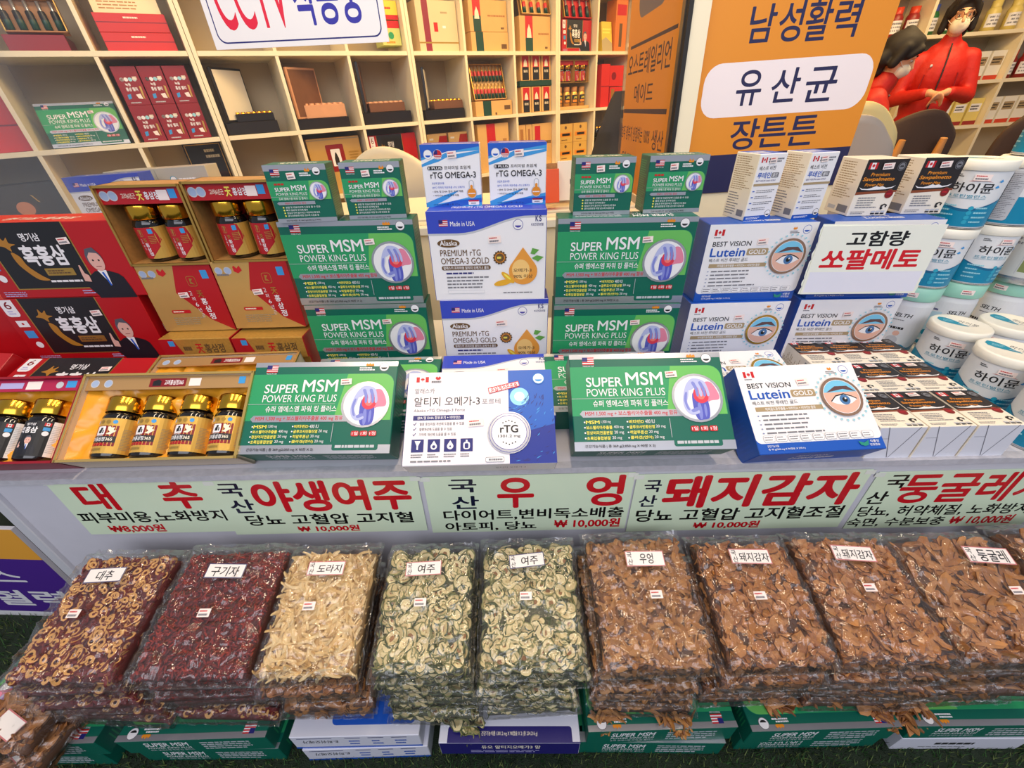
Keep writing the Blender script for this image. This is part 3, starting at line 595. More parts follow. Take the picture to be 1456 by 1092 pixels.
sl=carton('small_eye_supplement_box',w,h,d,[WH,WH,CRM,WH,BXB,WH],{'front':p,'top':e,'left':sd},pose((.528,.925,.9455),h,d,14),'small white box with blue top on the eye supplement stack, left of the pair','box',GSL,sticker=(.5,.09,.016,.011))
clone(sl,pose((.632,.928,.9455),h,d,12),'small white box with blue top on the eye supplement stack, right of the pair',GSL)
# -------- saw palmetto cartons
w,h,d=.085,.1085,.076; PB_=ink('palmetto_black',34,28,28); CRW=ink('palmetto_cream_white',238,228,210)
p=Pr(w,h); p.r(0,0,1,.56,PB_).poly([(0,.56),(1,.535),(1,.57),(0,.61)],mat('foil_copper',(170,92,60),.3,.6))
p.flag_ca(.07,.055,.28,.165).t('Premium',.2,.225,.66,.285,ORG,.02,.1).t('Sawpalmetto',.05,.30,.82,.385,ORG,.028,.1).t('Power-Max',.15,.405,.62,.46,ORG,.02,.1)
p.poly([(.03,.47),(.12,.50),(.25,.505),(.35,.485),(.45,.455),(.52,.475),(.6,.46),(.7,.49),(.82,.48),(.92,.45),(.85,.495),(.7,.515),(.3,.525),(.1,.515)],WH)
p.disc(.84,.60,.0088,mat('foil_copper'),n=24).disc(.84,.60,.0076,DRED).words(.78,.585,.9,.615,1,RED,.6,2)
p.words(.12,.645,.72,.86,5,GRY,.42,3).words(.06,.905,.42,.965,2,GRY,.4,2)
for i in range(3): p.rr(.58+i*.12,.945,.68+i*.12,.97,BLK,.001).rr(.58+i*.12,.905,.68+i*.12,.94,LG,.001)
p.poly([(.76,.80),(.84,.775),(.92,.80),(.90,.85),(.87,.83),(.88,.80),(.83,.80),(.80,.84),(.84,.86),(.80,.89),(.76,.86)],BLK)
p.disc(.86,.125,.0082,GRY).disc(.86,.125,.0075,PB_).disc(.86,.125,.006,GRY).poly([(.81,.135),(.83,.11),(.89,.11),(.91,.135)],BLK)
sd=Pr(d,h); sd.words(.12,.05,.85,.72,16,TAN,.4,3).r(.5,.82,.9,.95,GRY).r(.12,.86,.42,.93,LG)
e=Pr(w,d); LN=ink('fold_line',120,120,130); e.poly([(.17,0),(.19,0),(.52,.97),(.50,.97)],LN).poly([(.86,0),(.84,0),(.53,.97),(.545,.97)],LN).r(.06,.35,.30,.36,LN)
GSP='black and white saw palmetto boxes laid in a grid'
wb=ink('carton_white',226,226,234)
sp=None
for rr_,y in enumerate((.5695,.681,.793)):
    for cc in range(3):
        x=(.708,.7925,.8775)[cc]+(.008 if rr_==2 else 0)+(.004*(cc-1) if rr_==0 else 0)
        M=T3((x,y,.525+d/2))@Rz((-.5,.4,-.6)[cc])@Rx(-90)@T3((0,0,0))
        lab=f"black and white box laid flat, {('front','middle','back')[rr_]} row, {('column nearest the green boxes','middle column','column nearest the cans')[cc]}"
        if sp is None: sp=carton('palmetto_box',w,h,d,[CRW,CRW,CRW,CRW,CRW,wb],{'front':p,'left':sd,'bottom':e},M,lab,'box',GSP,sticker=(.53,.115,.022,.0115))
        else: clone(sp,M,lab,GSP)
clone(sp,pose((.772,.938,.8835+h/2),h,d,.5),'black and white box standing on the eye supplement stack, beside the blue topped pair','standing black and white boxes')
clone(sp,pose((.895,.945,.8835+h/2),h,d,-.5),'black and white box standing on the eye supplement stack, beside the teal cans','standing black and white boxes')
# leaning white sign
W_,H_=.247,.144; p=Pr(W_,H_); p.t('고함량',.235,.075,.73,.29,SBK,.026).t('쏘팔메토',.075,.325,.905,.63,SRED,.03).r(.02,.66,.98,.97,ink('paper_lilac_white',226,226,238))
SGW=mat('laminated_white_paper',(236,238,226),.2,var=.02,scale=8)
mb=MB(); mb.cbox(W_,.0015,H_,0,[SGW]*6); p.into(mb,T3((0,-.00075,H_/2)))
rg=random.Random(2); q=[(-W_/2-.004,0),( W_/2+.002,0)]+[(W_/2+.004*rg.random(),.01+i*.006) for i in range(23)]+[(-W_/2-.004*rg.random(),.148-i*.006) for i in range(24)]
mb.add([(a,.0012,b) for a,b in q],[tuple(range(len(q)))],mat('clear_tape'))
tag(mb.obj('saw_palmetto_sign',None,T3((.768,.868,.735))@Rz(-2)@Rx(-2)),'white sign with black and red lettering leaning on the eye supplement boxes','sign')
# ---------------------------------------------------------------- wrapped labels, jars and cans
def wrap(p,mb,Rr,M=None,slab=.006):
    """bend a flat print round a vertical cylinder of radius Rr (z from -H/2)"""
    def clip(poly,x,keep):
        out=[]
        for i in range(len(poly)):
            a,b=poly[i-1],poly[i]; ia,ib=(a[0]<=x)==keep,(b[0]<=x)==keep
            if ia!=ib:
                t=(x-a[0])/(b[0]-a[0]); out.append((x,a[1],a[2]+(b[2]-a[2])*t))
            if ib: out.append(b)
        return out
    for v,f,m in p.it:
        polys=[]
        for q in f:
            P=[v[i] for i in q]; x0=min(a[0] for a in P); x1=max(a[0] for a in P)
            if x1-x0<slab*1.5: polys.append(P); continue
            n=int((x1-x0)/slab)+1
            for i in range(n):
                Q=P
                if i>0: Q=clip(Q,x0+(x1-x0)*i/n,False)
                if i<n-1 and Q: Q=clip(Q,x0+(x1-x0)*(i+1)/n,True)
                if len(Q)>2: polys.append(Q)
        vs=[];fs=[]
        for P in polys:
            b=len(vs)
            for x,y,z in P:
                r=Rr-y; a=x/Rr; vs.append((r*math.sin(a),-r*math.cos(a),z))
            fs.append(tuple(range(b,b+len(P))))
        mb.add(vs,fs,m,M)
def curve(p,ftop,fbot,m,n=40):
    p.k+=1
    for i in range(n):
        a,b=i/n,(i+1)/n; p.raw([p.p(a,ftop(a)),p.p(a,fbot(a)),p.p(b,fbot(b)),p.p(b,ftop(b))],[(0,1,2,3)],m)
JGL=mat('dark_jar_glass',(18,14,14),.08,spec=.7); JLG=mat('label_gold_paper',(222,176,84),.3,.45); LAC=ink('label_crimson',176,22,32)
def make_jar(style,M,label,group):
    b=MB(); b.lathe([(0,0),(.028,0),(.031,.004),(.031,.078),(.0285,.085),(.026,.0875),(.026,.092),(0,.092)],28,JGL,cap=False)
    o=b.obj('ginseng_jar',None,M); tag(o,label,'jar',group); KIDS[o.name]=[]
    c=MB(); c.lathe([(.0295,.089),(.0305,.0905),(.0305,.116),(.029,.119),(0,.119)],32,GOLD,cap=False); kid(o,c.obj('cap'))
    W,H=.115,.066; p=Pr(W,H)
    if style=='red':
        p.r(0,0,1,1,LAC).poly([(.62,0),(.9,0),(1,0),(1,1),(.45,1),(.45,.98),(.66,.62)],JLG).r(0,0,.25,1,JLG)
        p.poly([(.26,.02),(.66,.02),(.72,.42),(.5,.9),(.3,.9)],LAC).rr(.38,.06,.46,.28,GOLDF,.003).rr(.385,.075,.455,.265,LAC,.0026).rr(.56,.05,.63,.2,SKY,.001)
        for i,(s,m) in enumerate((('天',GOLDF),('홍',WH),('삼',WH),('정',WH))): p.t(s,.42,.34+i*.145,.49,.465+i*.145,m,.02)
        for i in range(4): p.t('고려6년'[i],.365,.36+i*.09,.39,.43+i*.09,WH)
        p.words(.53,.26,.66,.52,5,GOLDF,.4,2)
    elif style=='gold':
        p.r(0,0,1,1,JLG).r(.24,.22,.64,.80,DRED).r(.24,.52,.64,.70,BLK).rr(.33,.24,.47,.48,WH,.002).poly([(.37,.44),(.37,.36),(.39,.33),(.39,.28),(.43,.28),(.43,.33),(.45,.36),(.45,.44)],BLK)
        p.poly([(.5,.26),(.53,.24),(.55,.28),(.59,.26),(.58,.34),(.62,.36),(.55,.48),(.49,.46),(.54,.4),(.51,.34)],CRM).t('6년근',.34,.435,.46,.52,WH,.02).t('고려홍삼정',.26,.545,.50,.665,WH,.02).t('365',.51,.565,.60,.65,CRM,.02).words(.28,.715,.6,.79,2,RED,.6,1)
        for i,c_ in enumerate((LG,GOLDF,GOLDF,SKY)): p.disc(.29+i*.095,.11,.0038,c_,n=12)
        p.r(.3,.86,.48,.92,GOLDF).words(.70,.3,.86,.9,14,TAN,.4,1)
    else:
        p.r(0,0,1,1,BLK).r(.70,0,.84,1,WH).words(.71,.1,.83,.9,16,LG,.4,2)
        p.t('명기삼',.36,.06,.50,.14,WH,.02).t('흑홍삼',.28,.17,.54,.36,WH,.03).flag_ca(.60,.05,.68,.14).r(.60,.18,.68,.28,SKY).disc(.64,.36,.0045,WH)
        man(p,.47,.68,.018)
    l=MB(); wrap(p,l,.0313,T3((0,0,.041))); kid(o,l.obj('wrap_label'))
    return o
def man(p,u,v,s):
    """printed figure of a man in a dark suit pointing up; s = half height in metres"""
    P=lambda q:[(u+a*s/p.W,v+b*s/p.H) for a,b in q]
    SU=ink('suit_black',24,24,34); HR=ink('hair_grey',84,84,96); SK=ink('portrait_skin',222,172,158)
    p.poly(P([(-.62,1),(-.63,.6),(-.6,.25),(-.5,.1),(-.25,-.05),(.25,-.05),(.55,.06),(.68,.2),(.76,.6),(.8,1)]),SU).poly(P([(-.62,.9),(-.82,.55),(-.78,.3),(-.62,.35),(-.45,.62)]),SU)
    p.poly(P([(-.15,-.08),(.17,-.08),(.1,.5)]),WH).poly(P([(-.03,.0),(.05,.0),(.1,.5),(.04,.52)]),BLU)
    p.disc(u-.02*s/p.W,v-.5*s/p.H,s*.29,HR,s*.4).disc(u,v-.42*s/p.H,s*.26,SK,s*.37).poly(P([(-.29,-.55),(-.2,-.86),(.1,-.92),(.28,-.6),(.2,-.7),(-.1,-.74),(-.22,-.6)]),HR)
    p.disc(u-.1*s/p.W,v-.45*s/p.H,s*.035,BLK).disc(u+.11*s/p.W,v-.45*s/p.H,s*.035,BLK).r(u-.09*s/p.W,v-.24*s/p.H,u+.1*s/p.W,v-.22*s/p.H,DRED)
    p.poly(P([(-.82,.32),(-.8,.05),(-.74,-.28),(-.68,-.28),(-.67,.02),(-.56,.1),(-.58,.35)]),SK)
    return p
# ---------------------------------------------------------------- red ginseng goods on the left
STL=ink('label_steel_blue',158,176,206)
RBX=ink('carton_crimson',178,14,24); OBX=ink('carton_scarlet',206,44,22)
def black_ginseng(W,H,leftcol=True):
    p=Pr(W,H); p.r(.155,.0,.70,.88,GOLDF).r(.163,.0,.692,.865,BLK)
    if leftcol:
        p.rr(.02,.015,.115,.27,WH,.008,'cd').t('6',.045,.04,.09,.15,DRED,.006).words(.04,.17,.095,.24,2,LILAC,.5,1).r(.045,.33,.125,.43,WH).disc(.085,.38,.003,RED,n=12).r(.055,.49,.125,.61,SKY).disc(.10,.72,.0085,WH)
    gr=ink('ginseng_ochre',176,120,40); p.blob([(.255,.16),(.27,.22),(.30,.18),(.295,.25),(.33,.27),(.29,.30),(.28,.36),(.25,.30),(.21,.28),(.24,.24)],gr).blob([(.27,.37),(.31,.43),(.32,.55),(.37,.68),(.41,.75),(.34,.74),(.29,.62),(.265,.5)],gr)
    p.t('명기삼',.385,.13,.51,.235,WH,.02).t('흑홍삼',.33,.28,.615,.555,WH,.032).rr(.415,.59,.605,.69,GOLDF,.002).words(.43,.61,.59,.67,2,BRN,.6,1).words(.41,.745,.66,.79,1,WH,.6,5)
    p.words(.04,.90,.25,.98,3,LILAC,.4,3).words(.58,.895,.67,.96,2,LILAC,.5,4)
    return man(p,.785,.66,.060)
BW,BH,BD=.335,.166,.085
e=Pr(BW,BD); e.t('명기삼 흑홍삼',.25,.4,.72,.7,CRM,.02,.2)
sd=Pr(BD,BH); sd.words(.3,.5,.7,.6,4,WH,.6,2)
GBG='red boxes with a black panel at the left end of the counter'
bg_=carton('black_ginseng_box',BW,BH,BD,[RBX,RBX,RBX,RBX,OBX,RBX],{'front':black_ginseng(BW,BH),'top':e,'right':sd},pose((-1.012,.93,.828),BH,BD,.5),'red box with black panel and printed man in suit, upper of the left end stack','box',GBG,sticker=(.652,.235,.024,.014))
clone(bg_,pose((-1.036,.93,.661),BH,BD,.5),'red box with black panel and printed man in suit, lower of the left end stack',GBG)
clone(bg_,pose((-.985,.785,.598),BH,BD,-2,76),'red box with black panel lying half hidden behind the open red jar box',GBG)
sc=carton('scarlet_box',.26,.17,.10,[RBX,RBX,RBX,RBX,OBX,RBX],{},pose((-1.345,.93,.631),.17,.10,8),'plain scarlet box at the far left, beside the lower black panelled box','box')
clone(sc,pose((-1.30,.80,.600),.17,.10,-6,64),'plain scarlet box lying tilted at the far left behind the open jar box')
# closed gold and red cartons
CW,CH,CD=.17,.163,.075; GB=mat('carton_gold_foil',(214,172,100),.34,.45,var=.06,scale=25)
p=Pr(CW,CH); p.poly([(.52,0),(1,0),(1,1),(.72,.82),(.40,.40)],LAC)
for u in(.08,.2): p.disc(u,.12,.0085,LG).disc(u,.12,.007,STL)
p.poly([(.28,.07),(.30,.05),(.33,.09),(.37,.05),(.39,.12),(.33,.16),(.28,.13)],RED).rr(.84,.08,.93,.2,SKY,.001)
p.rr(.62,.16,.74,.31,GOLDF,.005).rr(.626,.168,.734,.302,LAC,.0045).poly([(.66,.19),(.70,.20),(.67,.24),(.71,.28),(.65,.27)],GOLDF)
for i,(s,m) in enumerate((('天',GOLDF),('홍',WH),('삼',WH),('정',WH))): p.t(s,.68+.012*i,.37+i*.115,.76+.012*i,.47+i*.115,m,.02)
for i in range(5): p.t('고려6년근'[i],.575+.01*i,.38+i*.085,.615+.01*i,.44+i*.085,WH)
p.rr(.22,.66,.48,.71,RED,.002).words(.24,.67,.46,.70,1,CRM,.6,1).words(.2,.77,.62,.9,4,TAN,.5,2).words(.04,.15,.2,.2,1,GRY,.5,2)
GC='closed gold and red ginseng boxes'
gc=carton('ginseng_box',CW,CH,CD,[GB,GB,RBX,LAC,GB,GB],{'front':p},pose((-.762,.935,.731),CH,CD,.8),'closed gold and red ginseng box below the open jar boxes, nearer the black panelled boxes','box',GC,sticker=(.5,.43,.022,.013))
clone(gc,pose((-.586,.932,.736),CH,CD,.8),'closed gold and red ginseng box below the open jar boxes, nearer the green stack',GC)
p=Pr(CW,.055); p.poly([(0,0),(.20,0),(.30,1),(0,1)],LAC).words(.30,.35,.47,.6,1,BRN,.8,1).t('天',.48,.25,.58,.72,RED,.03).t('홍삼정',.60,.25,.88,.70,BRN,.03).r(.12,.1,.2,.35,SKY)
GFL=mat('carton_gold_leaf',(212,164,78),.32,.5,var=.22,scale=160)
GF='flat gold ginseng boxes under the closed ones'
gf=carton('flat_ginseng_box',CW,.055,CH,[GFL,GB,RBX,LAC,GFL,GB],{'front':p},T3((-.757,.975,.5935)),'flat gold ginseng box lying under the closed box nearer the black panelled boxes','box',GF)
clone(gf,T3((-.581,.972,.5935)),'flat gold ginseng box lying under the closed box nearer the green stack',GF)
clone(gf,T3((-.757,.98,.5437)),'lowest flat gold box on the red riser, nearer the black panelled boxes',GF)
clone(gf,T3((-.581,.98,.5437)),'lowest flat gold box on the red riser, nearer the green stack',GF)
# open display boxes
def open_box(name,W,H,D,wall,outer,M,label,strip_m,strip,lining,cat='box',group=None,t=.0035,sh=.2,strp=None):
    b=MB()
    b.box((-W/2,-D/2,0),(-W/2+t,D/2,H),outer); b.box((W/2-t,-D/2,0),(W/2,D/2,H),outer); b.box((-W/2,-D/2,0),(W/2,D/2,t),outer); b.box((-W/2,-D/2,H-t),(W/2,D/2,H),outer); b.box((-W/2,D/2-t,0),(W/2,D/2,H),outer)
    o=b.obj(name,None,M); tag(o,label,cat,group); KIDS[o.name]=[]
    r=MB(); e=.0012
    for a,c in (((-W/2-e,-D/2-e,-e),(-W/2+t,-D/2+.003,H+e)),((W/2-t,-D/2-e,-e),(W/2+e,-D/2+.003,H+e)),((-W/2,-D/2-e,-e),(W/2,-D/2+.003,t)),((-W/2,-D/2-e,H-t),(W/2,-D/2+.003,H+e))): r.box(a,c,wall)
    kid(o,r.obj('rim'))
    s=MB(); hh=H*sh; s.box((-W/2+t,-D/2+.006,H-t-hh),(W/2-t,-D/2+.008,H-t),strip_m)
    if strp: strp(Pr(W-2*t,hh)).into(s,T3((0,-D/2+.006,H-t-hh/2)))
    kid(o,s.obj('header_strip'))
    l=MB(); n,mm=36,20; rn=random.Random(9); vs=[]
    for j in range(mm+1):
        for i in range(n+1):
            x=(i/n-.5)*(W-2*t); z=t+(H-2*t)*j/mm; q=Vector((x*38,z*30,W*9))
            d=(.026 if W>.2 else .01)+.016*abs(noise.noise(q))*2-.006+.008*noise.noise(q*2.3)+(.008 if x<-W*.33 else 0); ed=min(i,n-i,j,mm-j)
            vs.append((x,max(-D/2+.013,D/2-t-.004-d-(.02 if ed==0 else 0)) if lining!='flat' else D/2-t-.004,z))
    l.add(vs,[(j*(n+1)+i,j*(n+1)+i+1,(j+1)*(n+1)+i+1,(j+1)*(n+1)+i) for j in range(mm) for i in range(n)],strip_m if lining=='flat' else lining,None,True)
    kid(o,l.obj('lining'))
    return o
SAT=mat('yellow_satin',(232,160,40),.32,spec=.6,var=.12,scale=30); WOOD=mat('burl_gold_paper',(196,146,84),.4,.25,var=.35,scale=70)
def hdr(txt,dk):
    def f(p):
        for u in(.05,.13) if dk else (.06,.16): p.disc(u,.5,p.H*.3,LG).disc(u,.5,p.H*.24,STL)
        if dk: p.rr(.38,.18,.60,.82,DRED,.001).poly([(.40,.75),(.40,.4),(.43,.25),(.45,.4),(.45,.75)],BLK).t(txt,.47,.3,.585,.7,WH,.02).r(.62,.2,.69,.8,PINKW).rr(.92,.15,.96,.7,SKY,.001)
        else: p.t('고려6년근',.26,.35,.43,.68,CRM,.01).t('天',.45,.22,.52,.8,YEL,.03).t('홍삼정',.54,.28,.71,.74,WH,.02).r(.70,.2,.83,.8,PINKW).r(.84,.15,.93,.7,SKY)
        return p
    return f
GJ='open gold boxes with two ginseng jars each'
for i,(x,z,yw,lab) in enumerate(((-.757,.895,.8,'nearer the black panelled boxes'),(-.573,.899,1.2,'nearer the green stack'))):
    M=pose((x,.932,z),.162,.078,yw)
    open_box('display_box',.176,.162,.078,GOLDF,WOOD,M,'open gold box holding two ginseng jars, '+lab,LAC,None,'flat',group=GJ,strp=hdr('',False))
    for k,dx in enumerate((-.034,.036)):
        make_jar('red',M@T3((dx,-.001,.0045))@Rz(6),f"red label jar, {('left','right')[k]} one in the open gold box {lab}",'gold capped jars in the upright open boxes')
M4=pose((-.662,.622,.6275),.168,.062,1.6,54.5,-1)
GRD=mat('gold_edge_foil',(220,186,110),.25,.7)
open_box('display_box',.322,.168,.062,GRD,ink('box_beige',214,196,170),M4,'open gold box with yellow satin holding four ginseng jars at the counter front',mat('header_bronze',(186,146,96),.35,.35),None,SAT,sh=.16,strp=hdr('고려홍삼정365',True))
for k in range(4):
    make_jar('gold',M4@T3((-.088+k*.070,.000,.006))@Rz(8),f"gold ginseng jar lying in the yellow satin box, {('first','second','third','fourth')[k]} counted from the red open box",'gold jars in the yellow satin box')
M3=pose((-.992,.622,.6255),.168,.062,1.6,54.5,-1)
MAG=ink('header_magenta',170,28,72)
def hr(p):
    p.disc(.86,.5,p.H*.3,LG).r(.90,.15,.96,.75,SKY).r(.66,.15,.75,.85,PINKW).r(.5,.25,.64,.75,LILAC); return p
open_box('display_box',.322,.168,.062,ink('box_deep_red',140,10,30),ink('box_deep_red',140,10,30),M3,'open dark red box holding black label jars at the far left front',MAG,None,SAT,sh=.14,strp=hr)
for k in range(4):
    make_jar('black',M3@T3((-.118+k*.071,.000,.006))@Rz(16),f"black label ginseng jar in the dark red box, {('fourth','third','second','first')[k]} counted from the yellow satin box",'black label jars in the dark red box')
M5=pose((-.655,.775,.606),.168,.055,1.5,76)
open_box('display_box',.322,.168,.055,GRD,ink('box_beige',214,196,170),M5,'gold jar box lying half hidden behind the yellow satin box',MT['header_bronze'],None,SAT,sh=.16,strp=hdr('고려홍삼정365',True))
# ---------------------------------------------------------------- protein cans and tubs on the right
CWH=mat('can_white',(222,224,226),.3); CANT=ink('can_teal',0,130,168); LID=mat('lid_cream_plastic',(240,236,222),.4); TIN=mat('tin_rim',(190,192,196),.25,.9); MINT=mat('mint_lid',(150,206,186),.4)
def make_can(M,label,group,r=.0535,H=.135):
    b=MB(); b.lathe([(0,0),(r-.002,0),(r,.0015),(r,.004)],40,TIN,cap=False); b.lathe([(r-.001,.004),(r-.001,H-.018)],40,CWH,cap=False); b.lathe([(r-.001,H-.018),(r-.0005,H-.016),(0,H-.006)],40,CWH,cap=False)
    o=b.obj('protein_can',None,M); tag(o,label,'can',group); KIDS[o.name]=[]
    W,hh=2*math.pi*r*.92,H-.026; p=Pr(W,hh)
    w=lambda u: .50+.17*math.sin(math.pi*min(1,max(0,(u-.28)/.44)))**1.5 if u>.28 and u<.72 else .50
    curve(p,w,lambda u:1,CANT,60); curve(p,lambda u:w(u),lambda u:w(u)+(.05*math.sin(math.pi*(u-.28)/.44) if .28<u<.72 else 0),ink('can_deep_teal',10,98,140),60)
    p.t('하이뮨',.375,.21,.60,.385,BLK,.012).t('프로틴밸런스',.37,.415,.585,.475,TEAL,.003).r(.37,.485,.585,.49,TEAL)
    p.poly([(.45,.185),(.48,.165),(.52,.16),(.56,.175),(.58,.19),(.54,.172),(.49,.175)],RED).words(.37,.06,.42,.12,2,BLK,.5,1)
    for i in range(2): p.poly([(.63-.01*i,.14+.1*i),(.645-.01*i,.18+.1*i),(.63-.01*i,.20+.1*i),(.615-.01*i,.18+.1*i)],SKY)
    for i in range(4): p.words(.36,.60+i*.085,.46,.64+i*.085,1,CYAN,.7,i).disc(.535,.655+i*.085,.0045,ink('can_light_teal',40,160,190),n=14).words(.56,.63+i*.085,.66,.67+i*.085,1,CYAN,.7,i+4)
    p.rr(.74,.05,.86,.95,LG,.006).words(.75,.08,.85,.92,26,GRY,.35,3)
    l=MB(); wrap(p,l,r-.0006,T3((0,0,.006+hh/2))); kid(o,l.obj('wrap_label'))
    d=MB(); d.lathe([(r+.0008,H-.02),(r+.0018,H-.019),(r+.0018,H-.003),(r-.001,H),(r-.004,H-.0008),(0,H-.0008)],44,LID,cap=False)
    q=Pr(2*r,2*r); q.poly([(.10,.42),(.13,.30),(.24,.28),(.38,.36),(.50,.48),(.62,.60),(.44,.60),(.25,.58),(.14,.52)],TEAL).t('하이뮨',.44,.33,.78,.47,GRY,.0,0,-20).words(.2,.38,.38,.50,2,CYAN,.4,2).words(.44,.50,.7,.56,1,LG,.5,2)
    q.into(d,T3((0,0,H-.0006))@Rx(-90)); kid(o,d.obj('lid'))
    s=MB(); sp_=Pr(.026,.012); sp_.k=30; sp_.r(0,0,1,1,PINKW).words(.08,.1,.95,.45,1,RED,.5,3).words(.08,.5,.95,.92,1,GRY,.6,5); wrap(sp_,s,r,T3((.0,0,H-.032))@Rz(4)); kid(o,s.obj('price_sticker'))
    return o
def look(x,y): return math.degrees(math.atan2(x,-y))+180 if False else -math.degrees(math.atan2(x,y))
GP='white and teal protein cans'
can=make_can(T3((1.036,.858,.525))@Rz(-40),'short stack white and teal can with lid in view, beside the middle palmetto boxes',GP)
for x,y,z,yw,lab in ((1.030,.735,.525,-44,'white and teal can beside the middle row of black and white boxes'),(1.022,.612,.525,-58,'frontmost white and teal can, cut by the right edge of the photo'),
    (1.158,.862,.525,-62,'white and teal can with lid in view, behind the front cans at the right edge'),
    (1.013,.985,.715,-37,'middle white and teal can of the stack beside the standing black and white boxes'),(1.016,.985,.8505,-38,'top white and teal can of the stack beside the standing black and white boxes'),
    (1.135,1.0,.715,-8,'lower white and teal can of the second stack'),(1.140,1.0,.8505,-160,'upper white and teal can of the second stack, showing its printed side'),(1.160,1.005,.986,-160,'highest white and teal can, topmost of the second stack')):
    clone(can,T3((x,y,z))@Rz(yw),lab,GP)
bpy.data.objects[can.name]['label']='white and teal can beside the back row of the black and white boxes'
def make_tub(M,label,group,r=.052,H=.1715):
    b=MB(); b.lathe([(0,0),(r-.003,0),(r,.004),(r,H-.045),(r-.003,H-.036),(r-.004,H-.03),(0,H-.03)],40,CWH,cap=False)
    o=b.obj('supplement_tub',None,M); tag(o,label,'tub',group); KIDS[o.name]=[]
    W,hh=2*math.pi*r*.9,H-.052; p=Pr(W,hh); p.r(0,0,1,1,CWH); curve(p,lambda u:.88+.04*math.sin(u*40),lambda u:1,CANT,60)
    p.poly([(.2,.3),(.42,.22),(.42,.85),(.2,.9)],ink('tub_pale_blue',186,214,224)).words(.3,.16,.42,.22,1,NAVY,.7,3).t('SELTH',.45,.16,.58,.24,BLK,.02,.2).words(.46,.29,.58,.32,1,GRY,.6,1).words(.42,.45,.62,.52,1,BLK,.7,4)
    p.disc(.38,.72,.008,TEAL,n=8).disc(.42,.80,.009,LG,n=12).disc(.40,.62,.005,SKIN,n=8).disc(.52,.76,.012,LG,n=12).disc(.53,.6,.007,SKIN,n=8)
    l=MB(); wrap(p,l,r+.0003,T3((0,0,.004+hh/2))); kid(o,l.obj('wrap_label'))
    d=MB(); d.lathe([(r+.001,H-.034),(r+.002,H-.032),(r+.002,H-.003),(r-.002,H),(0,H)],44,MINT,cap=False); kid(o,d.obj('lid'))
    s=MB(); sp_=Pr(.024,.012); sp_.k=50; sp_.r(0,0,1,1,PINKW).words(.08,.1,.95,.45,1,RED,.5,3).words(.08,.5,.95,.92,1,GRY,.6,5); wrap(sp_,s,r,T3((0,0,H-.018))); kid(o,s.obj('price_sticker'))
    return o
tb=make_tub(T3((1.012,.985,.5437))@Rz(-45),'white tub with mint green lid under the first can stack','mint lidded tubs')
clone(tb,T3((1.132,1.0,.5437))@Rz(-20),'white tub with mint green lid under the second can stack','mint lidded tubs')
def tin(M,label):
    r,H=.062,.20; b=MB(); b.lathe([(0,0),(r,0),(r,.004),(r-.001,.006),(r-.001,H),(0,H)],40,CWH,cap=False)
    o=b.obj('printed_can',None,M); tag(o,label,'can'); KIDS[o.name]=[]
    W,hh=2*math.pi*r*.9,H-.02; p=Pr(W,hh); p.r(0,0,1,1,ink('can_pale_grey',206,208,206)).words(.30,.1,.42,.6,9,GRY,.5,3).r(.44,.55,.62,.92,ink('photo_olive',128,140,84)).disc(.5,.78,.008,YEL).disc(.55,.74,.009,YEL).disc(.53,.86,.007,BLK).r(.43,.05,.435,.95,LG)
    l=MB(); wrap(p,l,r,T3((0,0,.01+hh/2))); kid(o,l.obj('wrap_label')); t=MB(); t.lathe([(r+.001,-.004),(r+.002,.004),(r+.001,.012)],40,TIN,T3((0,0,0)),cap=False); kid(o,t.obj('rim'))
tin(T3((1.275,1.0,.7165))@Rz(-40),'pale grey can with printed food picture at the right edge')
tb2=clone(tb,T3((1.275,1.0,.5437))@Rz(-70),'white tub with mint green lid at the right edge, below the grey can','mint lidded tubs')
# ---------------------------------------------------------------- dried goods
FILM=film('clear_bag_film',2.1,.012,34,.7)
def pc(name,r,g,b): return mat(name,(r,g,b),.6,var=.18,scale=60)
def ring_piece(rn):
    r=rn.uniform(.0068,.0098); h=r*rn.uniform(.25,.5); t=rn.uniform(.0018,.003); n=9; e=rn.uniform(.7,1); v=[];
    for k,(a,z) in enumerate(((r,-t),(r,t*.6),(r*.9,t),(h*1.05,t),(h,-t*.5))):
        for i in range(n):
            q=2*math.pi*i/n; w=1+.09*math.sin(q*3+k); v.append((a*w*math.cos(q),a*w*e*math.sin(q),z))
    F=lambda j:[(j*n+i,j*n+(i+1)%n,(j+1)*n+(i+1)%n,(j+1)*n+i) for i in range(n)]
    return [(v,F(0)+F(1),0),(v,F(2),1),(v,F(3),2)]
def jujube(rn):
    if rn.random()<.45: return [(v,f,0) for v,f,k in chip(rn,.008,.016,.006,.011,.2)]
    return ring_piece(rn)
def berry(rn):
    L,r=rn.uniform(.0042,.0065),rn.uniform(.0017,.0024); v=[(-L,0,0)];n=5
    for x,k in((-.55,.8),(.1,1),(.7,.6)):
        for i in range(n): a=2*math.pi*i/n+x; v.append((x*L,r*k*math.cos(a)*rn.uniform(.8,1.1),r*k*math.sin(a)*rn.uniform(.7,1.1)))
    v.append((L,0,0)); f=[(0,1+(i+1)%n,1+i) for i in range(n)]
    for j in range(2): f+=[(1+j*n+i,1+j*n+(i+1)%n,1+(j+1)*n+(i+1)%n,1+(j+1)*n+i) for i in range(n)]
    f+=[(16,11+i,11+(i+1)%n) for i in range(n)]
    return [(v,f,rn.choice((0,0,0,1,2)))]
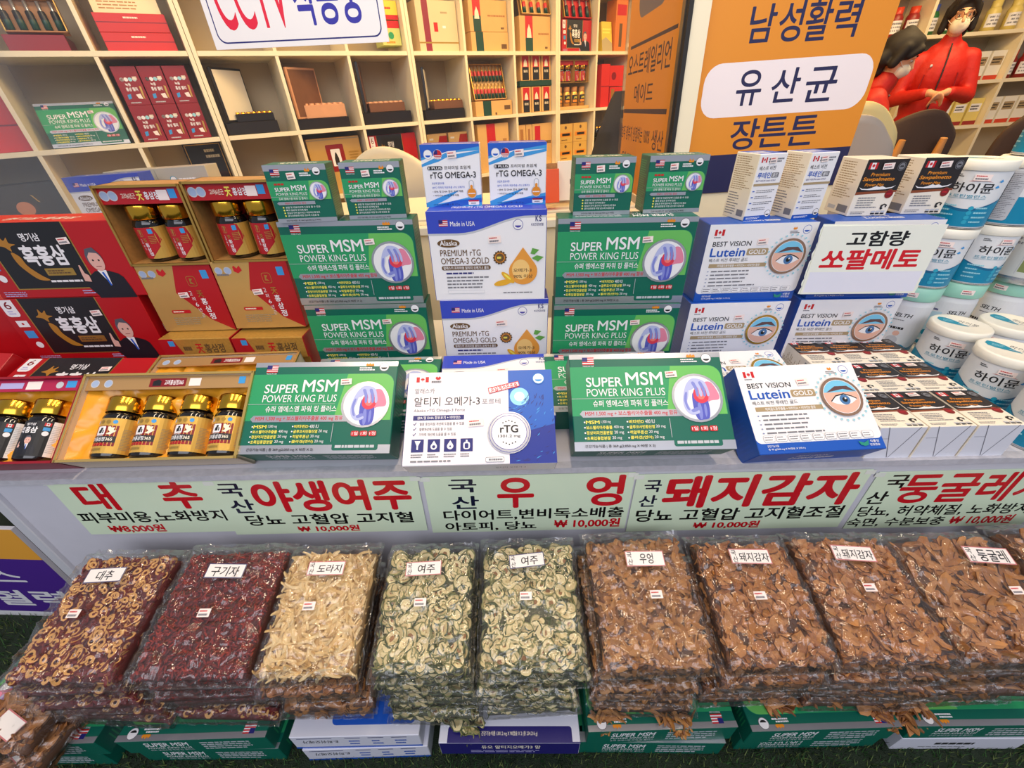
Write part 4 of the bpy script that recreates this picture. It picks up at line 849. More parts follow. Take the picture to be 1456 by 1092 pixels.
def strip(rn,L0=.022,L1=.05,w0=.0026,w1=.0055,cm=(0,0,1,1,2),th=.55,curl=.25):
    L=rn.uniform(L0,L1); w=rn.uniform(w0,w1); n=6; v=[];b=rn.uniform(-curl,curl); tw=rn.uniform(-.8,.8); c2=rn.uniform(-curl,curl)
    for i in range(n+1):
        t=i/n; x=(t-.5)*L; k=w*(.28+.72*math.sin(math.pi*min(.97,max(.04,t)))**.6)*rn.uniform(.85,1.15); y=b*L*(4*(t-.5)**2); z=c2*L*(4*(t-.5)**2)*.6; a=tw*(t-.5)
        for u,q in((-1,0),(0,th),(1,0),(0,-th)): v.append((x,y+k*(u*math.cos(a)-q*math.sin(a)),z+k*(u*math.sin(a)+q*math.cos(a))))
    f=[(4*i+j,4*i+(j+1)%4,4*i+4+(j+1)%4,4*i+4+j) for i in range(n) for j in range(4)]+[(3,2,1,0),(4*n,4*n+1,4*n+2,4*n+3)]
    return [(v,f,rn.choice(cm))]
def melon(rn):
    if rn.random()<.42: return strip(rn,.016,.032,.0016,.003,(2,2,3,3,0),.4,.6)
    r=rn.uniform(.0085,.0150); n=12; t=.0012; v=[]; wv=rn.uniform(0,.0025); ph=rn.uniform(0,6); e=rn.uniform(.72,1)
    for a,z in((r*.96,-t),(r*1.04,0),(r*.9,t),(r*.42,t*.6),(r*.3,t*.2)):
        for i in range(n):
            q=2*math.pi*i/n; w=1+.05*math.sin(q*5+ph); v.append((a*w*math.cos(q),a*w*e*math.sin(q),z+wv*math.cos(2*q+ph)*(a/r)**2))
    v.append((0,0,0)); F=lambda j:[(j*n+i,j*n+(i+1)%n,(j+1)*n+(i+1)%n,(j+1)*n+i) for i in range(n)]
    hole=rn.random()
    out=[(v,F(0)+F(1),rn.choice((2,3))),(v,F(2),rn.choice((0,0,1)))]
    if hole<.6: out.append((v,F(3)+[(60,4*n+i,4*n+(i+1)%n) for i in range(n)],0 if hole<.3 else 1))
    else: out.append((v,F(3),4)); out.append((v,[(60,4*n+i,4*n+(i+1)%n) for i in range(0,n)],4))
    if hole<.3:
        k=[]; 
        for d in range(3):
            a=d*2.1+ph; x,y=r*.3*math.cos(a),r*.3*e*math.sin(a); k+=[(x-.0012,y-.0006,t*1.15),(x+.0012,y-.0004,t*1.15),(x+.0004,y+.0016,t*1.15)]
        out.append((k,[(0,1,2),(3,4,5),(6,7,8)],4))
    return out
def chip(rn,a0,a1,b0,b1,ruff):
    L=rn.uniform(a0,a1)/2; B=rn.uniform(b0,b1)/2; n=11; v=[];ph=rn.uniform(0,6); cu=rn.uniform(.1,.5); sg=rn.choice((-1,1)); t=.0011
    for k,s in((1,-t),(1,t),(.55,t*1.2)):
        for i in range(n):
            q=2*math.pi*i/n; w=1+ruff*math.sin(3*q+ph)+ruff*.6*math.sin(5*q+ph*2); x,y=L*k*w*math.cos(q),B*k*w*math.sin(q)
            v.append((x,y,s+sg*cu*(x*x/L*.55)+ruff*.012*k*math.sin(4*q+ph)))
    v.append((0,0,t)); F=lambda j:[(j*n+i,j*n+(i+1)%n,(j+1)*n+(i+1)%n,(j+1)*n+i) for i in range(n)]
    return [(v,F(0),2),(v,F(1)+[(3*n,2*n+i,2*n+(i+1)%n) for i in range(n)],rn.choice((0,0,1,1,3))),(v,[tuple(reversed(range(n)))],1)]
KIND={
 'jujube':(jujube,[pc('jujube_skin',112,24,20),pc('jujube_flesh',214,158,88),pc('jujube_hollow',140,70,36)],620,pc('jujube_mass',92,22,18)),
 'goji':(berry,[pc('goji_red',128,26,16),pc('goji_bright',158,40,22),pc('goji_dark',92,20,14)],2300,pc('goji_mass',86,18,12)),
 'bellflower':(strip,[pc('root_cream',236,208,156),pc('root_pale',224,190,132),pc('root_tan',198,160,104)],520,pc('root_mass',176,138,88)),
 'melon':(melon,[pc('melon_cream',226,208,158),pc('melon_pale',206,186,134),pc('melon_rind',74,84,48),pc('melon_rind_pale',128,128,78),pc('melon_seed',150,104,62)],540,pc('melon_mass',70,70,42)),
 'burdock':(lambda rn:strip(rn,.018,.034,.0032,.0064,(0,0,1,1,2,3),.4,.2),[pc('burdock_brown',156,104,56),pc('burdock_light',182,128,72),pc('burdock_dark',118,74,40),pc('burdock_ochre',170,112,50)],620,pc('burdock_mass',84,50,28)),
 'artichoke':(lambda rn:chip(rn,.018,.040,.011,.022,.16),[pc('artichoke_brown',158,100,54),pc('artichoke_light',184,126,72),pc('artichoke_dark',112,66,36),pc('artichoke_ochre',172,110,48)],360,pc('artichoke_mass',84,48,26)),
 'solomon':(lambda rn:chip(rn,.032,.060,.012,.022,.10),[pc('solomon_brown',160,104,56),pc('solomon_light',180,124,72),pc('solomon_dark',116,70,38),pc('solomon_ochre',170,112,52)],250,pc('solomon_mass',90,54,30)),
}
def bag_meshes(kind,W,L,T,seed,corner=0):
    """contents and film of one bag; local x across, y away from the front end, z up"""
    rn=random.Random(seed); fn,ms,N,core=KIND[kind]
    def prof(x,y):
        a=max(0,1-abs(2*x/W)**10)*max(0,1-abs(2*y/L-1)**13)
        return T*(.48+.52*a**.5)+.0035*noise.noise(Vector((x*22+seed,y*22,0)))
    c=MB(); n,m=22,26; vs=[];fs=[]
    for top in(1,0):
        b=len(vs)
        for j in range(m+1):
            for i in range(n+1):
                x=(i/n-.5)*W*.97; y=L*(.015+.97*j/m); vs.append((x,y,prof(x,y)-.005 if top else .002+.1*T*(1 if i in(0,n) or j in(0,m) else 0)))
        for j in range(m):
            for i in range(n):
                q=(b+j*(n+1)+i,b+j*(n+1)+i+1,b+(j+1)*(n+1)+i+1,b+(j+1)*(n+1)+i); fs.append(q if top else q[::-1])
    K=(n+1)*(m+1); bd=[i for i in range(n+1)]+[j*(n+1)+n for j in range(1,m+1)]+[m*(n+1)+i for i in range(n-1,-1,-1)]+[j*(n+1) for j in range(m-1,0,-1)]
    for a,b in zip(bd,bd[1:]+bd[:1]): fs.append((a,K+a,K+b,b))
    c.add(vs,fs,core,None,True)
    def put(M):
        pcs=fn(rn)
        for q in pcs[0][0][::3]:
            w=M@Vector(q)
            if abs(w.x)>W/2+.001 or w.y<-.004 or w.y>L+.003: return
        for v,f,k in pcs: c.add(v,f,ms[k],M,kind in('goji',))
    def drop(M):
        for v,f,k in fn(rn): c.add(v,f,ms[k],M)
    for i in range(N):
        x=rn.uniform(-.485,.485)*W; y=rn.uniform(.015,.985)*L; z=prof(x,y)-rn.uniform(.0005,.007)
        put(T3((x,y,z))@Rz(rn.uniform(0,360))@Rx(rn.gauss(0,16))@Ry(rn.gauss(0,16)))
    for i in range(int(N*T/L*1.4)):
        x=rn.uniform(-.48,.48)*W; z=rn.uniform(.12,.92)*T*.95
        put(T3((x,.007+rn.uniform(0,.004)+abs(z/T-.5)**2*.03,z))@Rx(90+rn.gauss(0,22))@Rz(rn.uniform(0,360))@Rx(rn.gauss(0,18)))
    for s in(-1,1):
        for i in range(int(N*T/W*.75)):
            y=rn.uniform(.02,.98)*L; z=rn.uniform(.12,.9)*T*.9
            put(T3((s*(W/2-.007-abs(z/T-.5)**2*.03),y,z))@Ry(s*90+rn.gauss(0,20))@Rz(rn.uniform(0,360))@Rx(rn.gauss(0,16)))
    fl=[]
    if corner:
        for sx in((-1,1) if corner==2 else (corner if abs(corner)==1 else 1,)):
            for i in range(int(N*.10)):
                t=rn.random()**.7; u=rn.uniform(-1,1); x=sx*(W*.33+ .012*t)+u*(1-t)*.045; drop(T3((x,.002-.018*t,.016-.034*t))@Rz(rn.uniform(0,360))@Rx(rn.gauss(40,30)))
            fl.append(sx)
    f=MB(); n,m=56,64; vs=[];fs=[]
    def wr(x,y,s):
        q=Vector((x*30+seed*3.1,y*30,s)); a=1-abs(noise.noise(q)); b=1-abs(noise.noise(Vector((x*16+y*40,y*16-x*30,s+seed))))
        return .0048*a**5+.0062*b**8+.0012*noise.noise(q*2.7)
    for top in(1,0):
        for j in range(m+1):
            for i in range(n+1):
                u=-1.035+2.07*i/n; v=-.012+1.075*j/m
                x=u*W/2*1.05; y=-.007+v*(L+.014); inn=abs(u)<=1 and 0<=v<=1
                if top: z=(prof(max(-W/2,min(W/2,x/1.07)),max(0,min(L,v*L)))+.0045 if inn else T*.46)+wr(x,y,1)
                else: z=(-.0008 if (abs(u)<.97 and .02<v<.98) else T*.42+ (wr(x,y,1)))
                if not inn:
                    d=max(abs(u)-1,0)*W/2+max(-v,v-1,0)*L; z+= -d*.25+.0025*noise.noise(Vector((x*60,y*60,seed)))
                vs.append((x,y,z))
        b=(n+1)*(m+1)*(1-top)
        for j in range(m):
            for i in range(n):
                q=(b+j*(n+1)+i,b+j*(n+1)+i+1,b+(j+1)*(n+1)+i+1,b+(j+1)*(n+1)+i); fs.append(q if top else q[::-1])
    f.add(vs,fs,FILM,None,True)
    return c.mesh('dried_contents'),f.mesh('plastic_film'),prof
CARD=mat('name_card_white',(240,232,226),.35); CEDGE=ink('card_edge_red',200,120,120); CEDB=ink('card_edge_navy',70,70,110)
PEN=ink('marker_pen_black',22,18,24,rough=.5)
def bag(kind,meshes,M,label,group,W,L,card=None,stick=None):
    o=empty('dried_herb_bag',M,label,'bag',group); KIDS[o.name]=[]
    c=bpy.data.objects.new('dried_contents',meshes[0]); COL.objects.link(c); tag(c,kind='stuff'); kid(o,c)
    f=bpy.data.objects.new('plastic_film',meshes[1]); COL.objects.link(f); kid(o,f)
    pf=meshes[2]
    if card:
        u,v,w,h,rot,txt,edge=card; x,y=(u-.5)*W,L*(1-v); p=Pr(w,h); p.r(0,0,1,1,edge).r(.02,.06,.98,.94,CARD)
        for t in txt: p.t(t[0],*t[1:5],PEN,t[5] if len(t)>5 else .012,.08)
        mb=MB(); mb.cbox(w,.0005,h,0,[CARD]*6); p.into(mb,T3((0,-.00025,h/2)))
        kid(o,mb.obj('name_card',None,T3((x,y-h/2,pf(x,y)+.0125))@Rz(rot)@Rx(-88)))
        if stick:
            x,y=(stick[0]-.5)*W,L*(1-stick[1])
            kid(o,price_sticker(0,0,0,0,0,.021,.0135,0,T3((x,y,pf(x,y)+.0115))@Rx(-88)))
    return o
KS=('국',.04,.08,.17,.46); KN=('산',.05,.52,.18,.92)
BAGS=[ # kind, centre x, W, back y, L, yaw, plain name, card, sticker, corner of lowest bag
 ('jujube',-.755,.178,.203,-1,'jujube slices',(.43,.20,.068,.026,3,[('대추',.28,.2,.72,.86)],CEDB),(.36,.52),0),
 ('goji',-.546,.194,.210,0,'dark red goji berries',(.51,.21,.072,.026,-2,[('구기자',.14,.2,.86,.88)],CEDB),(.49,.55),0),
 ('bellflower',-.351,.163,.205,1,'cream bellflower root strips',(.49,.19,.068,.025,-1,[KS,KN,('도라지',.27,.25,.93,.82)],CEDGE),(.41,.5),0),
 ('melon',-.1625,.163,.203,0,'bitter melon slices',(.44,.20,.066,.025,2,[KS,KN,('여주',.34,.22,.82,.86)],CEDGE),(.45,.49),1),
 ('melon',.023,.173,.208,0,'bitter melon slices',(.49,.17,.066,.025,5,[KS,KN,('여주',.34,.22,.82,.86)],CEDB),(.46,.47),0),
 ('burdock',.232,.184,.216,.5,'long brown burdock chips',(.56,.21,.072,.028,-1,[KS,KN,('우엉',.36,.16,.72,.84)],CEDGE),(.59,.5),2),
 ('artichoke',.435,.178,.205,0,'curled brown artichoke chips',(.52,.17,.074,.027,-2,[KS,KN,('돼지감자',.22,.25,.96,.85)],CEDGE),(.47,.5),1),
 ('artichoke',.628,.184,.207,-1,'curled brown artichoke chips',(.51,.17,.074,.028,-4,[KS,KN,('돼지감자',.22,.25,.96,.85)],CEDGE),(.5,.46),1),
 ('solomon',.828,.196,.203,0,'long brown Solomon seal slices',(.76,.20,.080,.030,-5,[KS,KN,('둥굴레',.26,.14,.9,.9)],CEDGE),(.78,.5),-1)]
PLACE=['leftmost pile','goji pile','third pile from the left','left bitter melon pile','right bitter melon pile','burdock pile','left artichoke pile','right artichoke pile','rightmost pile']
def piles():
    T=.0425; cache={}
    LOW={1:['goji','goji','goji','jujube'],2:['artichoke','artichoke','solomon','solomon'],0:['jujube']*4}
    for bi,(kind,cx,W,L,yaw,nm,card,stick,corner) in enumerate(BAGS):
        rn=random.Random(40+bi); gname=f"bags of the {PLACE[bi]}"
        low=LOW.get(bi,[kind]*4)
        for lay in range(5):
            top=lay==4; k=kind if top else low[3-lay]
            cor=corner if lay==0 else 0
            key=(k,W,cor,top)
            if key not in cache: cache[key]=bag_meshes(k,W,L,T,11*bi+3+lay,cor)
            tilt=13.0*lay/4; zf=.1215+lay*.0420; yf=.312+(0 if top else rn.uniform(-.010,.012)); x=cx+(0 if top else rn.uniform(-.012,.012))
            M=T3((x,yf,zf))@Rz(yaw+(0 if top else rn.uniform(-3,3)))@Rx(tilt)
            names={'jujube':'jujube slices','goji':'goji berries','artichoke':'brown artichoke chips','solomon':'long brown slices'}
            what=nm if top else names.get(k,nm)
            pos=('lowest','fourth from the top','middle one','second from the top','topmost')[lay]
            bag(k,cache[key],M,f"bag of {what}, {pos} of the {PLACE[bi]}",gname,W,L,card if top else None,stick if top else None)
    # two bags of pale brown slices sticking out low at the left corner
    mm=bag_meshes('solomon',.12,.16,.036,91)
    for i,(x,y,z,yw) in enumerate(((-.905,.245,.116,-12),(-.915,.262,.153,-8))):
        bag('solomon',mm,T3((x,y,z))@Rz(yw)@Rx(3),f"small bag of yellowish slices at the far left corner, {('lower','upper')[i]} of two",'small bags at the far left corner',.12,.16,(.55,.80,.055,.03,-14,[],CEDGE))
    mm=bag_meshes('solomon',.17,.20,T,97)
    for lay in range(5):
        bag('solomon',mm,T3((1.045+.006*(lay%2),.335-.004*(lay%3),.1215+lay*.042))@Rz(-3+lay)@Rx(13.0*lay/4),f"brown slice bag in the pile cut by the right edge, {('lowest','fourth from the top','middle one','second from the top','topmost')[lay]}",'bags in the pile cut off by the right edge',.17,.20)
piles()
# ---------------------------------------------------------------- cartons on the turf under the bags
def flat(M_x,y,z,yaw,up180,H,D):
    """lying face up with its front edge at y; up180: printed top edge towards the viewer"""
    return T3((M_x,y,z+D/2))@Rz(yaw)@(Rz(180)@Rx(-90)@T3((0,0,-H)) if up180 else Rx(-90))
GFLR='green boxes lying on the turf under the bags'
for x,y,lay,yaw,up,lab in ((-.935,.283,1,1,True,'upper green box lying on the turf under the jujube pile'),(-.955,.288,0,-1,False,'lower green box lying on the turf under the jujube pile'),
    (-.617,.287,1,.5,True,'upper green box lying on the turf under the goji pile'),(-.612,.289,0,-.5,True,'lower green box lying on the turf under the goji pile'),
    (.268,.286,1,.5,True,'upper green box lying on the turf under the burdock pile'),(.258,.284,0,-1.5,False,'lower green box lying on the turf under the burdock pile'),
    (.571,.281,1,.5,True,'upper green box lying on the turf under the left artichoke pile'),(.571,.287,0,0,True,'lower green box lying on the turf under the left artichoke pile'),
    (.880,.281,1,-.5,True,'green box lying on the white box under the rightmost pile'),(-.015,.289,0,-.4,True,'green box lying on the turf below the dark blue edged box')):
    clone(msm,flat(x,y,lay*.0602,yaw,up,MH,MD),lab,GFLR)
w,h,d=.245,.175,.0575; p=Pr(w,h)
p.rr(.30,.0,.955,.90,BLU,.01,'cd').rr(.37,.30,.90,.42,GOLDF,.004).t('Super Mega rTG Omega-3',.42,.325,.84,.395,BLU,.01,0,180).t('슈퍼메가',.46,.12,.66,.24,WH,.02,0,180).flag_us(.205,.62,.285,.80).disc(.115,.7,.011,CYAN).disc(.115,.7,.0095,WH)
e=Pr(w,d); e.r(0,.86,1,1,BLU).r(.05,.12,.32,.16,NAVY).t('E-피쉬오메가',.08,.3,.36,.55,BLK,.01,.2,180)
for i in range(3): e.r(.42+i*.18,.12,.54+i*.18,.16,NAVY).words(.44+i*.18,.3,.53+i*.18,.75,2,BLU,.4,i)
WB=ink('carton_lilac_white',214,214,226)
wb1=carton('omega_carton',w,h,d,[WB,WB,ink('carton_pale_grey',196,196,204),MT['carton_pale_grey'],WB,WB],{'front':p,'bottom':e},T3((-.312,.288,.0575+d/2))@Rx(-90),'white and blue box lying on the turf under the cream strips, upper of two','box','white and blue boxes on the turf')
clone(wb1,T3((-.303,.286,d/2))@Rz(.5)@Rx(-90),'white and blue box lying on the turf under the cream strips, lower of two','white and blue boxes on the turf')
w,h,d=.262,.18,.0575; p=Pr(w,h); ND=ink('carton_deep_indigo',30,24,104); p.rr(.06,.86,.945,1,ND,.005,'ab').r(.06,.99,1,1,ND)
for a,b,s in ((.33,.55,'혈중 중성지질 개선에 도움을 줄 수 있음'),(.33,.63,'혈행개선에 도움을 줄 수 있음'),(.66,.55,'기억력 개선에 도움을 줄 수 있음'),(.66,.63,'골다공증발생 위험 감소에 도움을 줌')): p.t('✓',a-.03,b,a-.01,b+.04,RED,.03).t(s,a,b,a+.0115*len(s),b+.04,BLK,.01)
p.disc(.21,.60,.018,ORG,.013).disc(.24,.64,.013,YEL,.009).disc(.2,.64,.011,RED,.007).t('건강기능식품 1301.2 mg X 90캡슐 X 2 (총 234.216 g)',.30,.90,.70,.945,CRM,.01)
e=Pr(w,d); e.t('듀오 알티지오메가3 맘',.3,.2,.72,.5,CRM,.02).words(.22,.6,.8,.85,2,LILAC,.4,5)
carton('omega_carton',w,h,d,[WB,WB,WB,WB,WB,ND],{'front':p,'bottom':e},T3((-.020,.272,.0605+d/2))@Rz(-1)@Rx(-90),'white box with dark indigo edge lying under the two bitter melon piles','box')
w,h,d=.25,.18,.056; e=Pr(w,d); e.words(.3,.3,.66,.6,1,BLK,.6,5).words(.2,.7,.6,.8,1,GRY,.5,6)
carton('plain_carton',w,h,d,[WB,WB,WB,WB,WB,WB],{'bottom':e},T3((.868,.280,d/2))@Rz(-1)@Rx(-90),'plain white box lying on the turf under the rightmost pile','box')
carton('plain_carton',.19,.18,.118,[WB]*6,{},T3((1.09,.30,.059))@Rx(-90),'plain white box lying on the turf under the pile cut off by the right edge','box')
carton('plain_carton',.10,.12,.05,[WB]*6,{},T3((-.735,.32,.025))@Rz(8)@Rx(-90),'small white box on the turf between the two leftmost green boxes','box')
# ---------------------------------------------------------------- shop interior: cube shelving
SHM=BG@T3((-1.44,2.475,0))@Rz(32.48)
P_,BT=.36,.020
BZ=[.023,.366,.708,1.05,1.392,1.734,2.076]
def shelf_unit(k0,label):
    o=empty('display_shelf',SHM@T3((k0*P_,0,0)),label,'shelf','cream cube shelf units behind the window'); KIDS[o.name]=[]
    W=3*P_; zt=BZ[-1]+.01
    for x in(.001,W-BT*.9-.001):
        m=MB(); m.box((x,0,0),(x+BT*.9,.32,zt),SHW,c=.001); m.obj('side_panel',o)
    m=MB(); m.box((.004,.30,0),(W-.004,.315,zt),SHB); m.obj('back_panel',o)
    for z in BZ:
        m=MB(); m.box((.02,.0015,z-BT/2),(W-.02,.30,z+BT/2),SHW,c=.001); m.obj('shelf_board',o)
    for i in(1,2):
        for a,b in zip(BZ,BZ[1:]):
            m=MB(); m.box((i*P_-BT*.4,.003,a+BT/2),(i*P_+BT*.4,.30,b-BT/2),SHW); m.obj('divider',o)
for k0,l in ((-6,'cream cube shelf unit out of the left edge of the photo'),(-3,'cream cube shelf unit at the left, holding a green box and red cartons'),(0,'cream cube shelf unit behind the hanging notice, with opened dark cases'),(3,'cream cube shelf unit in the middle, with kraft boxes and vial packs'),(6,'cream cube shelf unit at the right, ending behind the tall orange poster')):
    shelf_unit(k0,l)
KRF=mat('kraft_board',(216,172,108),.5,var=.06,scale=30); KRD=mat('kraft_dark',(170,116,66),.5); LACQ=mat('black_lacquer',(26,20,20),.3); WDB=mat('brown_wood_case',(112,72,48),.4,var=.2,scale=30); PKW=mat('pale_wood',(206,150,112),.45,var=.12,scale=20)
RB1=ink('shelf_red_box',206,40,32); RB2=ink('shelf_dark_red_box',140,18,26); BGE=ink('shelf_beige',226,200,160); GRB=ink('shelf_green_band',22,66,52)
def sb(name,s0,s1,z,h,d,dep,ms,pr,label,group=None,cat='box',tilt=0,st=None,extra=()):
    """a carton in a shelf cell: s along the shelf, d in from its front"""
    W=s1-s0; M=SHM@T3(((s0+s1)/2,d,z))@Rx(-tilt)@T3((0,dep/2,0))
    prs={'front':pr(Pr(W,h))} if pr else {}
    return carton(name,W,h,dep,ms if isinstance(ms,list) else [ms]*6,prs,M,label,cat,group,c=.001,sticker=st,extra=extra)
def kraft(p,a=.2,b=.42,v1=1,red=.62):
    p.r(a,0,b,red,RED).r(a,red,b,v1,GRB); u=(a+b)/2; w=(b-a)*.32
    p.poly([(u-w,.60),(u-w*.7,.36),(u-w*.3,.30),(u,.22),(u+w*.3,.30),(u+w*.7,.36),(u+w,.60)],CRM)
    return p.words(b+.18,.45,.95,.53,1,KRD,.7,2).words(.82,.84,.95,.92,1,BRN,.8,1)
def small_red(p):
    p.rr(.04,.05,.96,.55,RB2,.002); p.k-=1
    p.words(.1,.05,.6,.12,1,LG,.5,1).words(.2,.16,.75,.21,1,YEL,.6,2)
    for i in range(4): p.disc(.25+i*.17,.33,.0075,(WH,WH,CYAN,LG)[i])
    p.t('녹용',.3,.42,.52,.50,WH,.03).t('홍삼 젤리',.25,.53,.72,.63,WH,.03).words(.7,.25,.95,.35,1,CRM,.8,3)
    p.poly([(.2,.72),(.35,.70),(.32,.82),(.18,.84)],SKY).poly([(.55,.72),(.75,.70),(.78,.84),(.6,.82)],PINKW).poly([(.82,.5),(.9,.52),(.86,.85),(.8,.8)],GOLDF)
    return p.words(.2,.9,.8,.96,1,LG,.5,4)
def vials(name,s0,s1,z,h,d,n,rows,label,board=KRF,tall=True):
    """an opened pack whose rows of little bottles stand in view"""
    W=s1-s0; M=SHM@T3(((s0+s1)/2,d,z))@Rx(-14)
    b=MB(); b.box((-W/2,.0,0),(W/2,.012,h),board); b.box((-W/2,-.024,0),(W/2,0,.004),board); b.box((-W/2,-.024,0),(-W/2+.004,0,h),GOLDF); b.box((W/2-.004,-.024,0),(W/2,0,h),GOLDF); b.box((-W/2,-.024,h-.004),(W/2,0,h),GOLDF)
    o=b.obj(name,None,M); tag(o,label,'pack'); KIDS[o.name]=[]
    for j in range(rows):
        hh=h/rows
        for i in range(n):
            v=MB(); x=-W/2+W*(i+.5)/n; z0=j*hh+.008; r=min(W/n*.36,.0125)
            v.lathe([(0,0),(r,0),(r,hh*.28)],10,MT['shelf_green_band'],T3((x,-.013,z0)),cap=False); v.lathe([(r,hh*.28),(r,hh*.5),(r*.9,hh*.55)],10,RED if tall else BLK,T3((x,-.013,z0)),cap=False); v.lathe([(r*.45,hh*.55),(r*.5,hh*.85),(0,hh*.86)],10,SIL if not tall else GOLDF,T3((x,-.013,z0)),cap=False)
            kid(o,v.obj('vial'))
    return o
def case(s0,s1,z,hb,hbox,lid_s,lid_h,basem,boxm,lidm,label,gold=True,bs=None,la=30):
    """an opened presentation case: base, inner box with gilded tops, lid standing at the left"""
    o=empty('presentation_case',SHM@T3((s0,.05,z)),label,'case','opened presentation cases'); KIDS[o.name]=[]
    W=s1-s0; a,b_=(bs or (.02,W-.01)); a-=0 
    m=MB(); m.box((0,0,0),(W,.17,hb),basem,c=.003); m.obj('base',o)
    m=MB(); m.box((a,.01,hb),(b_,.15,hb+hbox),boxm,c=.002); m.obj('inner_box',o)
    n=7
    m=MB()
    for i in range(n):
        for j in range(3): m.lathe([((b_-a)/n*.42,0),((b_-a)/n*.42,.008),(0,.009)],10,GOLD if gold else PKW,T3((a+(b_-a)*(i+.5)/n,.035+j*.045,hb+hbox)),cap=False)
    m.obj('gilded_tops',o)
    w=lid_s[1]-lid_s[0]; m=MB(); Ml=T3((max(.006,lid_s[0]-s0),.0,hb+.001))@Rz(-la)
    m.box((0,.0,0),(.016,.20,lid_h-hb),lidm,Ml,c=.002); m.box((.016,.01,.01),(.018,.19,lid_h-hb-.01),CRM if gold else WDB,Ml); m.obj('lid',o)
    return o
A,B_,C_=1.403,1.061,.719
# upper row
vials('vial_pack',-.61,-.415,1.462,.115,.07,5,1,'opened pack of silver topped vials at the upper left of the shelves',KRD,False)
sb('gift_box',-.63,-.435,A,.056,.05,.2,[RB2]*6,None,'dark red box under the vial pack at the upper left shelf')
sb('gift_box',-.309,-.05,A,.066,.04,.2,[RB1]*6,lambda p:p.r(0,.45,1,.5,DRED).words(.4,.15,.7,.3,1,CRM,.6,1),'lower of the scarlet boxes beside the upper left vial pack',group='scarlet boxes on the upper left shelf')
sb('gift_box',-.309,-.052,A+.067,.064,.04,.2,[RB1]*6,lambda p:p.r(0,.45,1,.5,DRED).words(.4,.15,.7,.3,1,CRM,.6,1),'upper of the scarlet boxes beside the upper left vial pack',group='scarlet boxes on the upper left shelf')
sb('gift_box',-.30,-.06,A+.132,.12,.05,.05,[BGE]*6,lambda p:p.poly([(.2,.3),(.5,.2),(.8,.35),(.6,.5),(.3,.5)],RED).words(.1,.6,.9,.9,3,KRD,.4,3),'beige box standing on the scarlet boxes',tilt=20)
sb('gift_box',.945,1.055,A+.03,.107,.05,.12,[ink('shelf_pale_green',196,204,120)]*6,lambda p:p.r(0,0,1,.3,RED).disc(.5,.6,.016,MGR).words(.2,.8,.9,.95,1,ORG,.6,1),'pale green and red box beside the hanging notice, lower of two')
sb('gift_box',.963,1.058,A+.142,.08,.05,.12,[ink('shelf_yellow',238,206,70)]*6,lambda p:p.r(0,.75,1,1,RED).words(.2,.3,.8,.5,1,RED,.6,1),'yellow box beside the hanging notice, upper of two')
sb('gift_box',1.168,1.425,A,.235,.05,.12,[BGE]*6,lambda p:p.r(.15,0,.30,1,ink('shelf_maroon',140,40,60)).r(0,.80,1,.83,GOLDF).r(.4,.42,.5,.6,RED).words(.6,.2,.85,.26,1,TAN,.6,1).r(.62,.48,.7,.53,WH),'tall beige box with a maroon stripe on the middle upper shelf')
sb('kraft_box',1.512,1.785,A+.10,.15,.05,.12,[KRF]*6,lambda p:kraft(p,.1,.30,1,.5),'upper kraft box with red and green band on the upper shelf')
sb('kraft_box',1.512,1.785,A,.098,.045,.15,[KRF]*6,lambda p:p.r(.12,0,.32,1,GRB).r(.8,.6,.95,.85,BRN),'lower kraft box with green band on the upper shelf')
sb('kraft_box',1.88,2.13,A,.185,.05,.12,[KRF]*6,lambda p:kraft(p,.18,.42,1,.6),'kraft box with red and green band below a vial pack, upper shelf')
vials('vial_pack',1.895,2.125,A+.188,.10,.06,4,1,'pack of green vials on the kraft box, upper shelf')
sb('black_ginseng_box',2.232,2.50,A,.175,.05,.1,[RBX]*6,lambda p:black_ginseng(p.W,p.H),'red box with black panel on the upper right shelf')
vials('vial_pack',2.245,2.49,A+.178,.11,.06,4,1,'pack of dark vials on the red black panelled box, upper right shelf',RED,False)
sb('snack_bag',2.625,2.725,A,.18,.06,.05,[ink('shelf_bag_yellow',224,196,60)]*6,lambda p:p.poly([(0,.6),(.4,.5),(1,.7),(1,1),(0,1)],ink('shelf_bag_pattern',176,160,120)).words(.1,.2,.9,.4,2,YEL,.6,2),'yellow pouch at the right end of the upper shelf','','bag',tilt=8)
sb('kraft_box',2.735,2.85,A,.30,.05,.1,[ink('shelf_orange_kraft',214,120,46)]*6,lambda p:p.r(.1,.1,.9,.3,RED).r(.35,.45,.6,.9,BRN),'orange kraft box at the right end of the upper shelf')
# middle row
sb('gift_box',-.93,-.735,B_,.20,.05,.15,[RB1]*6,lambda p:p.r(0,.5,1,.53,DRED),'scarlet box cut by the left edge of the photo')
clone(msm,SHM@T3((-.528,.045,B_+.002))@Rx(-22)@T3((0,MD/2,0)),'green joint supplement box leaning in the shelf behind the window')
k6=None
for j in range(2):
    for i in range(3):
        s0=-.333+i*.095; lab=f"dark red carton in the block of six, {('lower','upper')[j]} row, {('nearest the green box','middle','nearest the notice')[i]}"
        if k6 is None: k6=sb('red_carton',s0,s0+.091,B_,.145,.03,.09,[RB2]*6,small_red,lab,'six dark red cartons on the shelf')
        else: clone(k6,SHM@T3((s0+.0455,.03+.045+.004*j,B_+.1455*j)),lab,'six dark red cartons on the shelf')
case(.03,.277,B_,.055,.035,(.013,.1),.285,LACQ,LACQ,LACQ,'black case with gilded tops and open lid, left of the pale wood case',bs=(.06,.24),la=47)
case(.374,.66,B_,.05,.062,(.354,.45),.28,LACQ,PKW,PKW,'pale wood case on a black base, below the notice',False,bs=(.06,.28),la=57)
